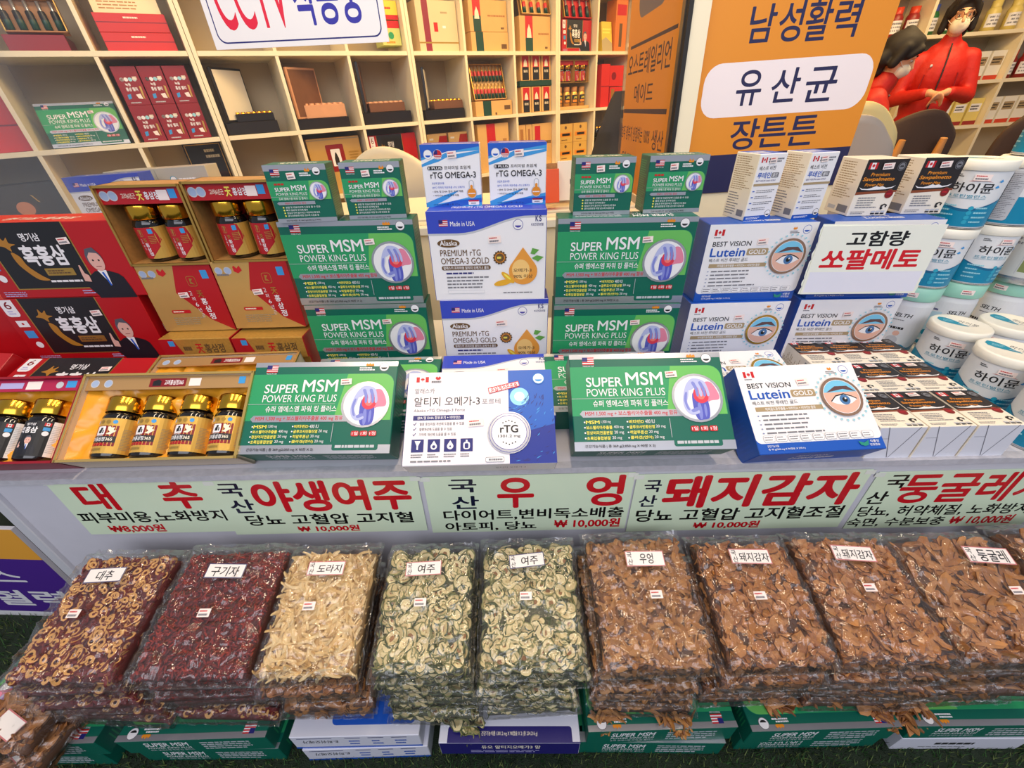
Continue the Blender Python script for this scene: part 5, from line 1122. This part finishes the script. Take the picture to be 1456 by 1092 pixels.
case(.75,1.045,B_,.06,.045,(.746,.8),.30,LACQ,WDB,LACQ,'dark case with brown inner box, beside the shelf upright',False,bs=(.045,.265),la=20)
case(1.14,1.42,B_,.055,.045,(1.137,1.2),.27,LACQ,WDB,LACQ,'dark case with gilded tops, next to the vial display',True,bs=(.07,.275),la=27)
sb('kraft_box',1.495,1.782,B_,.083,.035,.16,[KRF]*6,lambda p:p.r(.2,0,.42,1,GRB).r(.78,.35,.95,.65,BRN).r(.52,.8,.57,.97,BRN),'kraft box with green band under the vial display')
vials('vial_pack',1.50,1.75,B_+.085,.20,.07,9,2,'opened display pack with two rows of red and green vials')
sb('gift_box',1.865,2.14,B_+.155,.030,.05,.12,[GRB]*6,None,'dark green tray between the two rows of small kraft cartons')
k3=None
for j in range(2):
    for i in range(3):
        s0=1.876+i*.088; lab=f"small red and black carton, {('lower','upper')[j]} row of the six beside the vial display, {('left','middle','right')[i]}"
        M=SHM@T3((s0+.04,.05+.04,B_+(.186 if j else 0)))
        pr=lambda p:p.r(.16,.02,.84,.5,RED).r(.16,.5,.84,.98,BLK).poly([(.3,.48),(.36,.3),(.5,.2),(.64,.3),(.7,.48)],CRM).t('홍삼정',.3,.6,.7,.7,CRM,.03)
        if k3 is None: k3=carton('small_kraft_carton',.08,.15,.08,[KRF]*6,{'front':pr(Pr(.08,.15))},M,lab,'box','six small red and black cartons',c=.001)
        else: clone(k3,M,lab,'six small red and black cartons')
for i in range(2):
    s0=2.212+i*.142; M=SHM@T3((s0+.068,.09,B_+.165))
    open_box('display_box',.136,.132,.07,GOLDF,WOOD,M,f"open gold box with two jars on the right shelf, {('left','right')[i]} of two",LAC,None,'flat',group='open gold boxes on the right shelf',t=.003)
    for k in range(2): clone(bpy.data.objects['ginseng_jar'],M@T3((-.030+.060*k,-.003,.004))@Matrix.Scale(.86,4),f"gold capped jar on the right shelf, {('left','right')[k]} one in the {('left','right')[i]} open box",'gold capped jars on the right shelf')
kraft_tray=sb('tray_box',2.205,2.50,B_,.02,.05,.10,[KRF]*6,None,'low kraft tray of four gold wrapped bottles on the right shelf','','tray')
for k in range(4):
    b=MB(); b.lathe([(0,0),(.027,0),(.027,.08),(.022,.09)],18,JLG,cap=False); b.lathe([(.024,.09),(.025,.12),(0,.121)],18,MT['kraft_dark'],cap=False)
    o=b.obj('gold_bottle',None,SHM@T3((2.243+k*.073,.10,B_+.0205))); tag(o,f"gold bottle with brown cap on the right shelf tray, {('first','second','third','fourth')[k]} from the left",'bottle','gold bottles on the tray'); KIDS[o.name]=[]
    l=MB(); q=Pr(.06,.05); q.r(0,0,1,1,BLK).t('고려삼',.2,.15,.8,.5,YEL,.03).r(.1,.6,.9,.9,ORG); wrap(q,l,.0274,T3((0,0,.045))); kid(o,l.obj('wrap_label'))
sb('gift_box',2.61,2.695,B_,.27,.04,.15,[RB1]*6,lambda p:p.r(0,.5,1,.52,DRED),'tall scarlet box at the right end of the middle shelf')
sb('gift_box',2.705,2.85,B_+.13,.13,.05,.12,[RB1]*6,lambda p:p.disc(.3,.5,.025,DRED),'scarlet box with a dark circle, upper of two at the shelf end')
sb('gift_box',2.715,2.85,B_,.125,.05,.12,[RB1]*6,lambda p:p.r(.1,.1,.35,.9,GOLDF).disc(.5,.6,.022,DRED),'scarlet and gold box, lower of two at the shelf end')
# lower row
sb('dark_case',-1.0,-.735,C_,.22,.06,.12,[ink('shelf_dark_olive',58,50,40)]*6,lambda p:p.disc(.45,.45,.03,ink('shelf_copper_disc',200,130,90)).poly([(.6,.2),(.63,.22),(.68,.36),(.65,.34)],GOLDF).r(.66,.72,.74,.82,CRM).poly([(.76,.75),(.9,.78),(.98,.95),(.8,.86)],ink('shelf_taupe',130,110,96)),'dark box with a copper disc at the lower left of the shelves')
clone(om,BG@T3((-1.335,1.55,.80))@Rz(2),'white omega box with blue band on the ledge just behind the window','white omega boxes behind the window')
gy=None
for i in range(2):
    q=Pr(.175,.19); q.disc(.3,.2,.012,TEAL).disc(.3,.2,.010,WH).words(.4,.15,.9,.28,1,WH,.5,1); lab=f"pale grey box on the ledge behind the window, {('left','right')[i]} of two"
    M=BG@T3((-1.335+.182*i,1.68,.80))@Rz(3)
    gy=carton('grey_box',.175,.19,.08,[ink('shelf_grey_box',176,172,164)]*6,{'front':q},M,lab,'box','pale grey boxes') if gy is None else clone(gy,M,lab)
sb('framed_board',-.20,-.02,C_+.05,.27,.24,.02,[LACQ]*6,lambda p:p.r(.04,.03,.96,.97,GOLDF).r(.06,.045,.94,.955,BLK).words(.5,.1,.9,.3,2,CRM,.5,1),'black board with gold border behind the pale grey boxes',cat='board')
for i,(s,z) in enumerate(((.06,.12),(.14,.13),(.20,.10))):
    mb=MB(); rn=random.Random(i); 
    mb.ball((0,0,z/2),(.05,.04,z/2),mat('pouch_brown',(120,82,52),.5,var=.5,scale=120),None,16,10); o=mb.obj('snack_pouch',None,SHM@T3((s,.10+.03*i,C_))); KIDS[o.name]=[]
    tag(o,f"clear pouch of brown roots on the lower shelf, {('first','second','third')[i]} from the left",'bag','clear pouches on the lower shelf')
    f2=MB(); f2.ball((0,0,z/2),(.053,.043,z/2),FILM,None,20,12); f2.box((-.04,-.002,z*.92),(.04,.002,z*1.25),FILM); kid(o,f2.obj('plastic_film'))
sb('gift_box',.39,.69,C_,.295,.06,.12,[GB]*6,lambda p:p.rr(.32,.12,.66,.6,RB2,.008).rr(.40,.2,.58,.5,WH,.004).poly([(.45,.48),(.45,.36),(.48,.26),(.5,.26),(.53,.36),(.53,.48)],BLK).words(.75,.25,.95,.4,3,GOLDF,.6,2).r(0,.02,1,.04,TAN),'gold box with a dark red emblem on the lower shelf')
sb('black_ginseng_box',.745,1.045,C_,.285,.05,.1,[RBX]*6,lambda p:black_ginseng(p.W,p.H),'red box with black panel and printed man on the lower shelf')
g2=None
for i in range(2):
    lab=f"small gold and red carton on the lower shelf, {('left','right')[i]} of two beside the shelf upright"
    if i==0: g2=sb('ginseng_box',1.125,1.265,C_,.265,.05,.1,[ink('shelf_khaki',176,144,96)]*6,lambda p:p.poly([(.62,.05),(1,.05),(1,1),(.4,1),(.4,.4)],RB2).words(.1,.08,.4,.14,1,LG,.6,1).r(.62,.34,.74,.40,WH),lab,'gold and red cartons on the lower shelf')
    else: clone(g2,SHM@T3((1.347,.10,C_)),lab,'gold and red cartons on the lower shelf')
sb('kraft_box',1.495,1.745,C_,.295,.04,.14,[KRF]*6,lambda p:p.r(.28,.0,.56,1,RED).poly([(.34,.5),(.38,.42),(.42,.36),(.46,.42),(.5,.5)],CRM).words(.8,.3,.97,.42,1,KRD,.7,3),'kraft box with a wide red band on the lower shelf')
for i,(a,b) in enumerate(((1.83,1.90),(1.905,1.955),(1.96,2.14))): sb('kraft_box',a,b,C_,.27,.05,.12,[KRF]*6,(lambda p:p.r(.12,.05,.40,.6,RED).poly([(.18,.55),(.22,.45),(.26,.4),(.3,.45),(.34,.55)],CRM).words(.55,.4,.95,.5,1,BRN,.7,2)) if i==2 else (lambda p:p.r(.3,.1,.7,.8,KRD)),f"kraft box on the lower shelf beside the gold cartons, {('thin left','narrow middle','wide right with red label')[i]}",'kraft boxes beside the gold cartons')
g3=None
for i in range(2):
    for j in range(2):
        lab=f"gold carton with orange label, {('lower','upper')[j]} {('left','right')[i]} of four on the lower shelf"
        if g3 is None: g3=sb('gold_carton',2.205,2.345,C_,.125,.05,.1,[ink('shelf_ochre',214,172,88)]*6,lambda p:p.disc(.5,.2,.011,BRN).r(.1,.45,.9,.68,ORG).r(.25,.5,.8,.63,BLK).words(.2,.8,.8,.9,1,BRN,.5,1),lab,'four gold cartons')
        else: clone(g3,SHM@T3((2.275+.148*i,.10,C_+.126*j)),lab,'four gold cartons')
for k in range(4):
    b=MB(); b.lathe([(0,0),(.014,0),(.014,.05),(.010,.055),(.010,.068),(0,.069)],12,JGL,cap=False); o=b.obj('small_jar',None,SHM@T3((2.62+k*.034,.08,C_+.14))); tag(o,f"tiny dark jar on the lower shelf end, {('first','second','third','fourth')[k]} from the left",'jar','tiny dark jars'); KIDS[o.name]=[]
    c=MB(); c.lathe([(.011,.06),(.011,.074),(0,.075)],12,GOLD,cap=False); kid(o,c.obj('cap'))
sb('dark_case',2.60,2.86,C_,.135,.05,.12,[LACQ]*6,None,'black box carrying tiny jars at the lower shelf end')
# things between the shelves and the window
mb=MB(); mb.box((-.17,-.12,0),(.17,.12,.10),WDB,c=.004); o=mb.obj('wooden_stand',None,BG@T3((.19,1.75,.80))); tag(o,'brown wooden drawer stand behind the small omega boxes','stand'); KIDS[o.name]=[]
for i in range(2):
    d=MB(); d.box((-.16,-.128,.006+.048*i),(.16,-.12,.048+.048*i),mat('drawer_front',(140,84,50),.35,var=.2,scale=24)); kid(o,d.obj('drawer')); 
mb=MB(); mb.box((-1.62,1.47,.74),(.42,1.92,.80),SHW,c=.003)
for x in(-1.58,.36):
    for y in(1.50,1.86): mb.box((x,y,.02),(x+.04,y+.04,.74),SHW)
tag(mb.obj('window_table',None,BG),'low cream display table just behind the shop window','table')
mb=MB(); q=Pr(.07,.10); mb.cbox(.07,.05,.10,.001,[ink('orange_packet',232,84,26)]*6); tag(mb.obj('orange_packet',None,BG@T3((.125,1.50,.82))@Rx(-8)),'bright orange packet behind the small green boxes','packet')
mb=MB(); q=Pr(.08,.12); q.words(.5,.4,.9,.9,2,BLK,.5,2); mb.cbox(.08,.01,.12,.001,[CRM]*6); q.into(mb,T3((0,-.005,.06))); tag(mb.obj('paper_card',None,BG@T3((.20,1.52,.82))@Rx(-12)),'cream card with dark writing beside the orange packet','card')
# right hand wall shelving
RX,RY=2.72,4.25
def right_shelf():
    M=BG@T3((1.77,RY,0)); o=empty('display_shelf',M,'tall cream shelf of supplement bottles behind the two people','shelf'); W=3.2
    m=MB(); m.box((0,.28,0),(W,.30,2.4),SHB); m.obj('back_panel',o)
    for i in range(5):
        m=MB(); m.box((i*.8-.012,0,0),(i*.8+.012,.28,2.4),SHW); m.obj('side_panel',o)
    for j in range(8):
        m=MB(); m.box((0,.003,.06+j*.325),(W,.28,.085+j*.325),SHW); m.obj('shelf_board',o)
    cs=[(236,232,220),(206,64,40),(224,140,40),(40,110,60),(60,80,160),(226,206,120),(150,40,40),(180,180,176),(60,56,60)]
    pm=[ink(f'supplement_tone_{i}',*c) for i,c in enumerate(cs)]
    rn=random.Random(12); kinds={}
    def bottle(kind,ci):
        b=MB(); m=pm[ci]
        if kind=='box': b.cbox(.075,.06,.13,.001,[m]*6); q=Pr(.075,.13); q.r(.1,.2,.9,.5,WH if ci else TAN).words(.15,.25,.85,.45,2,BLK,.5,ci).r(0,.85,1,1,pm[(ci+1)%9]); q.into(b,T3((0,-.03,.065))); return b,None
        r=.03; b.lathe([(0,0),(r,0),(r,.085),(r*.7,.1),(r*.6,.105)],14,m,cap=False); c=MB(); c.lathe([(r*.72,.1),(r*.72,.128),(0,.129)],14,pm[(ci*5+7)%9],cap=False); q=Pr(.08,.055); q.r(0,0,1,1,WH if ci else YEL).words(.1,.1,.9,.9,3,GRY,.5,ci); l=MB(); wrap(q,l,r+.0004,T3((0,0,.045)),.01); return b,(c,l)
    for j in range(2,6):
        for bay in range(1,5):
            kind=rn.choice(('box','bottle','bottle')); nrow=5 if kind=='box' else 6; ci=rn.randrange(9)
            if bay==3 and j in(2,): kind='box'
            for i in range(nrow):
                if i%3==0: ci=rn.randrange(9); kind=rn.choice(('box','bottle'))
                x=(bay-1)*.8+.075+i*.65/(nrow-1); z=.0855+j*.325; key=(kind,ci)
                lab=f"{['white','red','orange','green','blue','yellow','maroon','grey','black'][ci]} {'carton' if kind=='box' else 'bottle'} on the wall shelf behind the people, {('','','low','waist','chest','head')[j]} height, {('','first','second','third','fourth')[bay]} bay, {('first','second','third','fourth','fifth','sixth','seventh','eighth','ninth')[i]} along"
                Mx=M@T3((x,.10,z))@Matrix.Scale(1.5,4)
                if key not in kinds:
                    b,parts=bottle(kind,ci); t=b.obj('supplement_carton' if kind=='box' else 'supplement_bottle',None,Mx); tag(t,lab,'box' if kind=='box' else 'bottle','goods on the wall shelf behind the people'); KIDS[t.name]=[]
                    if parts: kid(t,parts[0].obj('cap')); kid(t,parts[1].obj('wrap_label'))
                    kinds[key]=t
                else: clone(kinds[key],Mx,lab)
right_shelf()
# ---------------------------------------------------------------- chairs
def chair(M,shell,wood,label,w=.46,top=.40,legs=True,group=None):
    """moulded shell chair: origin on the floor under the seat, back towards -y"""
    o=empty('shell_chair',M,label,'chair',group); KIDS[o.name]=[]
    def sheet(fn,nu,nv,t,m,name):
        vs=[];fs=[]
        for s in(0,1):
            for j in range(nv+1):
                for i in range(nu+1):
                    x,y,z,n=fn(i/nu,j/nv); vs.append((x+n[0]*t*s,y+n[1]*t*s,z+n[2]*t*s))
        K=(nu+1)*(nv+1)
        for j in range(nv):
            for i in range(nu):
                a=j*(nu+1)+i; q=(a,a+1,a+nu+2,a+nu+1); fs+= [q,tuple(K+k for k in q[::-1])]
        bd=[i for i in range(nu+1)]+[j*(nu+1)+nu for j in range(1,nv+1)]+[nv*(nu+1)+i for i in range(nu-1,-1,-1)]+[j*(nu+1) for j in range(nv-1,0,-1)]
        for a,b in zip(bd,bd[1:]+bd[:1]): fs.append((a,K+a,K+b,b))
        mb=MB(); mb.add(vs,fs,m,None,True); return mb.obj(name,o)
    def back(u,v):
        a=2*u-1; hw=w/2*(.86+.14*math.sin(math.pi*min(1,v*1.1)))*(1-max(0,v-.72)**2*3.2); 
        return (a*hw,-.20-.07*v+.05*a*a,.47+top*v-.05*max(0,v-.6)*a*a*3,(0,1,.15))
    def seat(u,v):
        a=2*u-1; return (a*w/2*(1-.12*(2*v-1)**2),-.21+.43*v,.455+.02*a*a-.012*v+(.03*(1-v)**3),(0,0,-1))
    sheet(back,16,14,.016,shell,'backrest'); sheet(seat,14,10,.02,shell,'seat')
    if wood is not None:
        for sx in(-1,1):
            m=MB(); m.tube([(sx*.09,-.232,.44),(sx*.10,-.262,.60),(sx*.098,-.285,.76)],[.022,.026,.016],10,wood); m.obj('back_brace',o)
    for sx in(-1,1):
        for sy in(-1,1):
            m=MB(); m.tube([(sx*.16,sy*.15,.45),(sx*.21,sy*.20,.0)],[.017,.011],10,wood or mat('chair_leg_steel',(120,120,120),.3,.8)); m.obj('leg',o)
    return o
CRS=mat('chair_cream_shell',(226,218,196),.5); CYS=mat('chair_yellow_cream',(232,214,150),.5); CGS=mat('chair_grey_shell',(178,168,158),.5); CBS=mat('chair_brown_fabric',(72,54,44),.8,var=.15,scale=200); CWD=mat('chair_oak',(198,138,76),.45,var=.1,scale=18); CDK=mat('chair_charcoal',(44,40,42),.8)
chair(BG@T3((-.55,2.25,.12))@Rz(4),CRS,None,'cream shell chair behind the left green stack',.44,.40)
chair(BG@T3((1.66,2.45,.085))@Rz(-16),CYS,CWD,'yellowish cream chair beside the orange pillar poster',.42,.47)
chair(BG@T3((1.45,2.16,.10))@Rz(-15),CGS,None,'grey shell chair in front of the yellowish chair',.38,.42)
chair(BG@T3((2.235,2.80,.07))@Rz(-8),CBS,CWD,'dark brown chair with oak braces in front of the seated person',.44,.42)
chair(BG@T3((2.84,2.75,.075))@Rz(-4),CBS,CWD,'dark brown chair with oak braces beside the teal cans, farther right',.36,.42)
# dark coat on the chair behind the tall poster
def coat():
    mb=MB(); n,m=24,20; vs=[];fs=[]
    for j in range(m+1):
        v=j/m
        for i in range(n+1):
            a=2*math.pi*i/n; r=(.08+.20*(1-v)**.8); vs.append((r*math.cos(a)*1.1,r*.55*math.sin(a)+.02*noise.noise(Vector((a*2,v*5,1))),.45+.68*v))
    for j in range(m):
        for i in range(n): q=j*(n+1)+i; fs.append((q,q+1,q+n+2,q+n+1))
    mb.add(vs,fs,CDK,None,True); mb.box((-.22,-.2,.44),(.22,.2,.47),CDK)
    for sx in(-1,1):
        for sy in(-1,1): mb.tube([(sx*.16,sy*.15,.45),(sx*.2,sy*.19,.02)],.014,8,LACQ)
    tag(mb.obj('draped_coat',None,BG@T3((.60,2.35,.0))),'charcoal coat draped over a chair beyond the tall orange poster','coat')
coat()
# ---------------------------------------------------------------- people
PSK=mat('person_skin',(224,164,124),.55); PHR=mat('person_dark_hair',(22,14,12),.7,var=.15,scale=90); PJK=mat('jacket_red',(186,26,12),.6,var=.12,scale=30,bump=.3,bscale=24); PTR=mat('trousers_dark',(36,34,42),.8); PMK=mat('face_mask_white',(232,222,200),.7); PSH=mat('shoe_black',(24,22,22),.6)
def fuse(name,parts,mm,voxel,parent=None,M=None,sm=6):
    """tapered limbs joined into one continuous surface"""
    mb=MB()
    for p in parts:
        if p[0]=='b': mb.ball(p[1],p[2],mm,None,18,12)
        else:
            a,b,ra,rb=p[1:]; a,b=Vector(a),Vector(b); n=5
            mb.tube([a.lerp(b,i/n) for i in range(n+1)],[ra+(rb-ra)*i/n for i in range(n+1)],14,mm); mb.ball(a,ra,mm); mb.ball(b,rb,mm)
    me=mb.mesh(name); o=bpy.data.objects.new(name,me); COL.objects.link(o)
    r=o.modifiers.new('r','REMESH'); r.mode='VOXEL'; r.voxel_size=voxel; r.use_smooth_shade=True
    s=o.modifiers.new('s','SMOOTH'); s.iterations=sm; s.factor=.5
    dg=bpy.context.evaluated_depsgraph_get(); me2=bpy.data.meshes.new_from_object(o.evaluated_get(dg)); o.modifiers.clear(); o.data=me2; me2.name=name
    if not me2.materials: me2.materials.append(mm)
    if parent is not None: o.parent=parent
    if M is not None: o.matrix_basis=M
    return o
def L(a,b,ra,rb): return ('l',a,b,ra,rb)
def hand(parts,w,d,up,side,curl=.6):
    """palm and five bent fingers from the wrist w along direction d"""
    w,d,up,side=[Vector(v).normalized() if i else Vector(v) for i,v in enumerate((w,d,up,side))]
    pc_=w+d*.045; parts+= [L(w,pc_+d*.02,.020,.024),L(pc_-side*.018,pc_+side*.018+d*.02,.015,.015)]
    for i,(o_,ln) in enumerate(((-.027,.060),(-.009,.070),(.009,.066),(.026,.052))):
        k=pc_+d*.035+side*o_; m_=k+(d*(1-curl*.4)-up*curl*.6).normalized()*ln*.5; e=m_+(d*(1-curl)-up*curl).normalized()*ln*.5
        parts+=[L(k,m_,.0085,.008),L(m_,e,.008,.0065)]
    t=pc_-side*.026; t2=t+(d*.6-side*.8).normalized()*.030; parts+=[L(pc_-side*.012-d*.012,t,.012,.010),L(t,t2,.0095,.009),L(t2,t2+(d-up*.4).normalized()*.026,.009,.007)]
def head(parts,c,f,u,r):
    """skull, jaw, nose, ears, neck; c centre, f facing, u up, r right"""
    c,f,u,r=Vector(c),Vector(f),Vector(u),Vector(r)
    parts+=[('b',c+u*.025-f*.008,(.076,.086,.088)),('b',c-u*.035+f*.022,(.058,.062,.062)),L(c-u*.075+f*.030-r*.012,c-u*.075+f*.030+r*.012,.030,.030)]
    parts+=[L(c+u*.012+f*.084,c-u*.022+f*.100,.010,.0145),('b',c-r*.078-u*.005-f*.005,(.012,.02,.03)),('b',c+r*.078-u*.005-f*.005,(.012,.02,.03)),L(c-u*.055+f*.082-r*.016,c-u*.055+f*.082+r*.016,.010,.010)]
    parts+=[L(c+u*.028+f*.074-r*.045,c+u*.028+f*.078-r*.015,.010,.010),L(c+u*.028+f*.074+r*.045,c+u*.028+f*.078+r*.015,.010,.010)]
def eyes(par,c,f,u,r):
    for s in(-1,1):
        m=MB(); q=Vector(c)+Vector(r)*s*.031+Vector(u)*.008+Vector(f)*.073; q=q-Vector(f)*.003; m.ball(q,(.0095,.0095,.006),mat('eye_white',(200,190,180),.3),None,12,8); m.ball(q+Vector(f)*.0045,.0058,BLK,None,10,6); m.obj('eye',par)
        b=MB(); b.tube([Vector(c)+Vector(r)*s*x+Vector(u)*(.034+.006*(1-abs(x-.03)/.02))+Vector(f)*.084 for x in(.012,.024,.036,.048)],[.003,.0045,.004,.002],6,PHR); b.obj('eyebrow',par)
FZ=.02
def standing():
    M=BG@T3((3.17,3.75,FZ))@Rz(-28)@Matrix.Diagonal((.88,.9,1,1)); 
    o=empty('person',M,'person in red zipped jacket and white mask standing with clasped hands','person'); KIDS[o.name]=[]
    f,u,r=Vector((0,-1,0)),Vector((0,0,1)),Vector((-1,0,0)); hc=Vector((0,-.02,1.41))
    u2=(u-f*.0).normalized()
    P=[]; head(P,hc,f,u2,r)
    P+=[L((0,.0,1.22),(0,-.005,1.35),.050,.047),('b',(0,.0,1.10),(.165,.105,.16)),('b',(0,0,.92),(.145,.10,.14)),('b',(0,.0,.80),(.165,.115,.13)),L((-.13,0,1.17),(.13,0,1.17),.045,.045)]
    for s in(-1,1):
        el=(s*.235,-.03,.955); wr=(s*.055,-.235,.99)
        P+=[L((s*.160,.0,1.165),el,.044,.038),L(el,wr,.038,.025),L((s*.085,0,.78),(s*.088,-.01,.43),.082,.055),L((s*.088,-.01,.43),(s*.09,.015,.07),.052,.036),L((s*.09,.02,.035),(s*.095,-.13,.03),.035,.030)]
        hand(P,wr,(-s*.75,-.45,-.25),(0,-.5,.85),(0,-.6*s,.5) if s>0 else (0,-.6,.5),.75)
    b=fuse('body',P,PSK,.0075,o)
    J=[('b',(0,.0,1.10),(.185,.128,.175)),('b',(0,0,.92),(.178,.125,.16)),('b',(0,.0,.80),(.185,.13,.10)),L((-.155,0,1.18),(.155,0,1.18),.062,.062),L((-.07,.0,1.225),(.07,.0,1.225),.058,.058),L((0,.005,1.24),(0,.0,1.285),.072,.066)]
    for s in(-1,1):
        el=(s*.242,-.03,.955); P2=(s*.085,-.210,.985); J+=[L((s*.172,.0,1.175),el,.062,.052),L(el,P2,.050,.038)]
    j=fuse('jacket',J,PJK,.011,o)
    z=MB(); z.tube([(0,-.082,1.27),(0,-.112,1.2),(0,-.132,1.1),(0,-.130,.98),(0,-.132,.86)],.005,6,BLK); z.obj('zip',j)
    for s in(-1,1):
        q=MB(); q.tube([(s*.105,-.108,1.10),(s*.115,-.112,.98)],.003,6,DRED); q.obj('pocket_zip',j)
    e=MB(); e.ball((-.085,-.118,1.15),(.009,.004,.009),LG); e.obj('badge',j)
    T=[('b',(0,.0,.80),(.172,.122,.13))]
    for s in(-1,1): T+=[L((s*.085,0,.78),(s*.088,-.01,.43),.090,.064),L((s*.088,-.01,.43),(s*.09,.015,.10),.062,.052)]
    fuse('trousers',T,PTR,.012,o)
    for s in(-1,1): fuse('shoe',[L((s*.09,.03,.045),(s*.097,-.14,.038),.045,.038)],PSH,.009,o)
    H=[('b',hc+u*.045+Vector((0,.022,0)),(.096,.098,.086))]
    for s in(-1,1): H+=[L(hc+Vector((s*.078,.0,.05)),hc+Vector((s*.092,.005,-.06)),.030,.024),L(hc+Vector((s*.04,-.072,.085)),hc+Vector((s*.078,-.045,.02)),.022,.016)]
    H+=[L(hc+Vector((-.05,.07,0)),hc+Vector((.05,.07,-.07)),.04,.04),L(hc+Vector((0,-.07,.098)),hc+Vector((0,.05,.12)),.026,.03)]
    fuse('hair',H,PHR,.008,o)
    K=[('b',hc-u*.042+f*.048,(.060,.050,.052)),('b',hc-u*.03+f*.085,(.028,.022,.03))]; mk=fuse('face_mask',K,PMK,.008,o)
    for s in(-1,1):
        q=MB(); q.tube([hc+Vector((s*.058,-.06,-.03)),hc+Vector((s*.082,-.01,.0))],.002,6,PMK); q.obj('ear_loop',mk)
    eyes(o,hc,f,u,r)
    g=MB()
    for s in(-1,1): g.tube([hc+Vector((s*.032+.026*math.cos(a),-.095,.008+.021*math.sin(a))) for a in [i*math.pi/8 for i in range(17)]],.0018,6,BRN)
    g.tube([hc+Vector((-.007,-.097,.012)),hc+Vector((.007,-.097,.012))],.0018,6,BRN); g.obj('glasses',o)
def seated():
    M=BG@T3((2.37,3.28,FZ))@Rz(58)
    o=empty('person',M,'person with short dark hair and red jacket seated, seen from the side','person'); KIDS[o.name]=[]
    f=Vector((0,-.92,-.39)).normalized(); u=Vector((0,-.39,.92)).normalized(); r=Vector((-1,0,0)); hc=Vector((0,-.09,1.19))
    P=[]; head(P,hc,f,u,r)
    P+=[L((0,-.04,1.0),(0,-.075,1.12),.054,.050),('b',(0,-.01,.86),(.165,.115,.18)),('b',(0,.02,.66),(.155,.11,.15)),('b',(0,.03,.53),(.175,.135,.11)),L((-.15,-.03,.98),(.15,-.03,.98),.055,.055)]
    for s in(-1,1):
        el=(s*.215,-.15,.74); wr=(s*.075,-.36,.76)
        P+=[L((s*.172,-.03,.97),el,.050,.040),L(el,wr,.038,.025),L((s*.09,.02,.53),(s*.10,-.42,.52),.085,.058),L((s*.10,-.42,.52),(s*.10,-.40,.08),.054,.036),L((s*.10,-.40,.04),(s*.10,-.54,.035),.035,.030)]
        hand(P,wr,(-s*.6,-.75,.1),(0,-.2,.95),(s*.7,-.6,0) if s>0 else (-.7,-.6,0),.65)
    fuse('body',P,PSK,.0075,o)
    J=[('b',(0,-.01,.86),(.188,.14,.19)),('b',(0,.02,.66),(.182,.135,.16)),('b',(0,.03,.56),(.19,.15,.08)),L((-.155,-.03,.98),(.155,-.03,.98),.068,.068),L((0,-.04,1.03),(0,-.065,1.075),.078,.070)]
    for s in(-1,1):
        el=(s*.222,-.15,.74); J+=[L((s*.175,-.03,.97),el,.066,.056),L(el,(s*.10,-.33,.757),.056,.042)]
    j=fuse('jacket',J,PJK,.011,o)
    q=MB(); q.tube([(.14,-.13,.99),(.15,-.02,1.055),(.13,.09,1.0),(.08,.15,.88)],.010,8,BLK); q.obj('bag_strap',j)
    T=[('b',(0,.03,.53),(.182,.142,.105))]
    for s in(-1,1): T+=[L((s*.09,.02,.53),(s*.10,-.42,.52),.094,.066),L((s*.10,-.42,.52),(s*.10,-.40,.10),.062,.052)]
    fuse('trousers',T,PTR,.012,o)
    for s in(-1,1): fuse('shoe',[L((s*.10,-.39,.048),(s*.10,-.55,.04),.045,.038)],PSH,.009,o)
    b=-f
    H=[('b',hc+u*.045+b*.025,(.098,.104,.092)),L(hc+b*.075-r*.05-u*.03,hc+b*.075+r*.05-u*.03,.048,.048),L(hc+b*.06-u*.085-r*.03,hc+b*.06-u*.085+r*.03,.034,.034),L(hc+u*.10+f*.045,hc+u*.12+b*.04,.03,.034)]
    for s in(-1,1): H+=[L(hc+r*s*.08+u*.05,hc+r*s*.085-u*.035+b*.01,.030,.026),L(hc+r*s*.03+f*.075+u*.07,hc+r*s*.07+f*.04+u*.02,.022,.018)]
    fuse('hair',H,PHR,.008,o)
    mk=fuse('face_mask',[('b',hc-u*.046+f*.048,(.060,.050,.050)),('b',hc-u*.035+f*.085,(.028,.022,.03))],PMK,.008,o)
    for s in(-1,1):
        q=MB(); q.tube([hc+r*s*.06+f*.05-u*.03,hc+r*s*.082],.002,6,PMK); q.obj('ear_loop',mk)
    eyes(o,hc,f,u,r)
    t=empty('stool',M@T3((0,.03,0)),'dark round stool under the seated person','stool')
    m=MB(); m.lathe([(0,.40),(.17,.40),(.18,.41),(.18,.425),(.17,.432),(0,.432)],30,CDK,cap=False); m.obj('seat',t)
    for a in(45,135,225,315):
        m=MB(); m.tube([(.12*math.cos(R(a)),.12*math.sin(R(a)),.40),(.18*math.cos(R(a)),.18*math.sin(R(a)),0)],.012,8,LACQ); m.obj('leg',t)
standing(); seated()
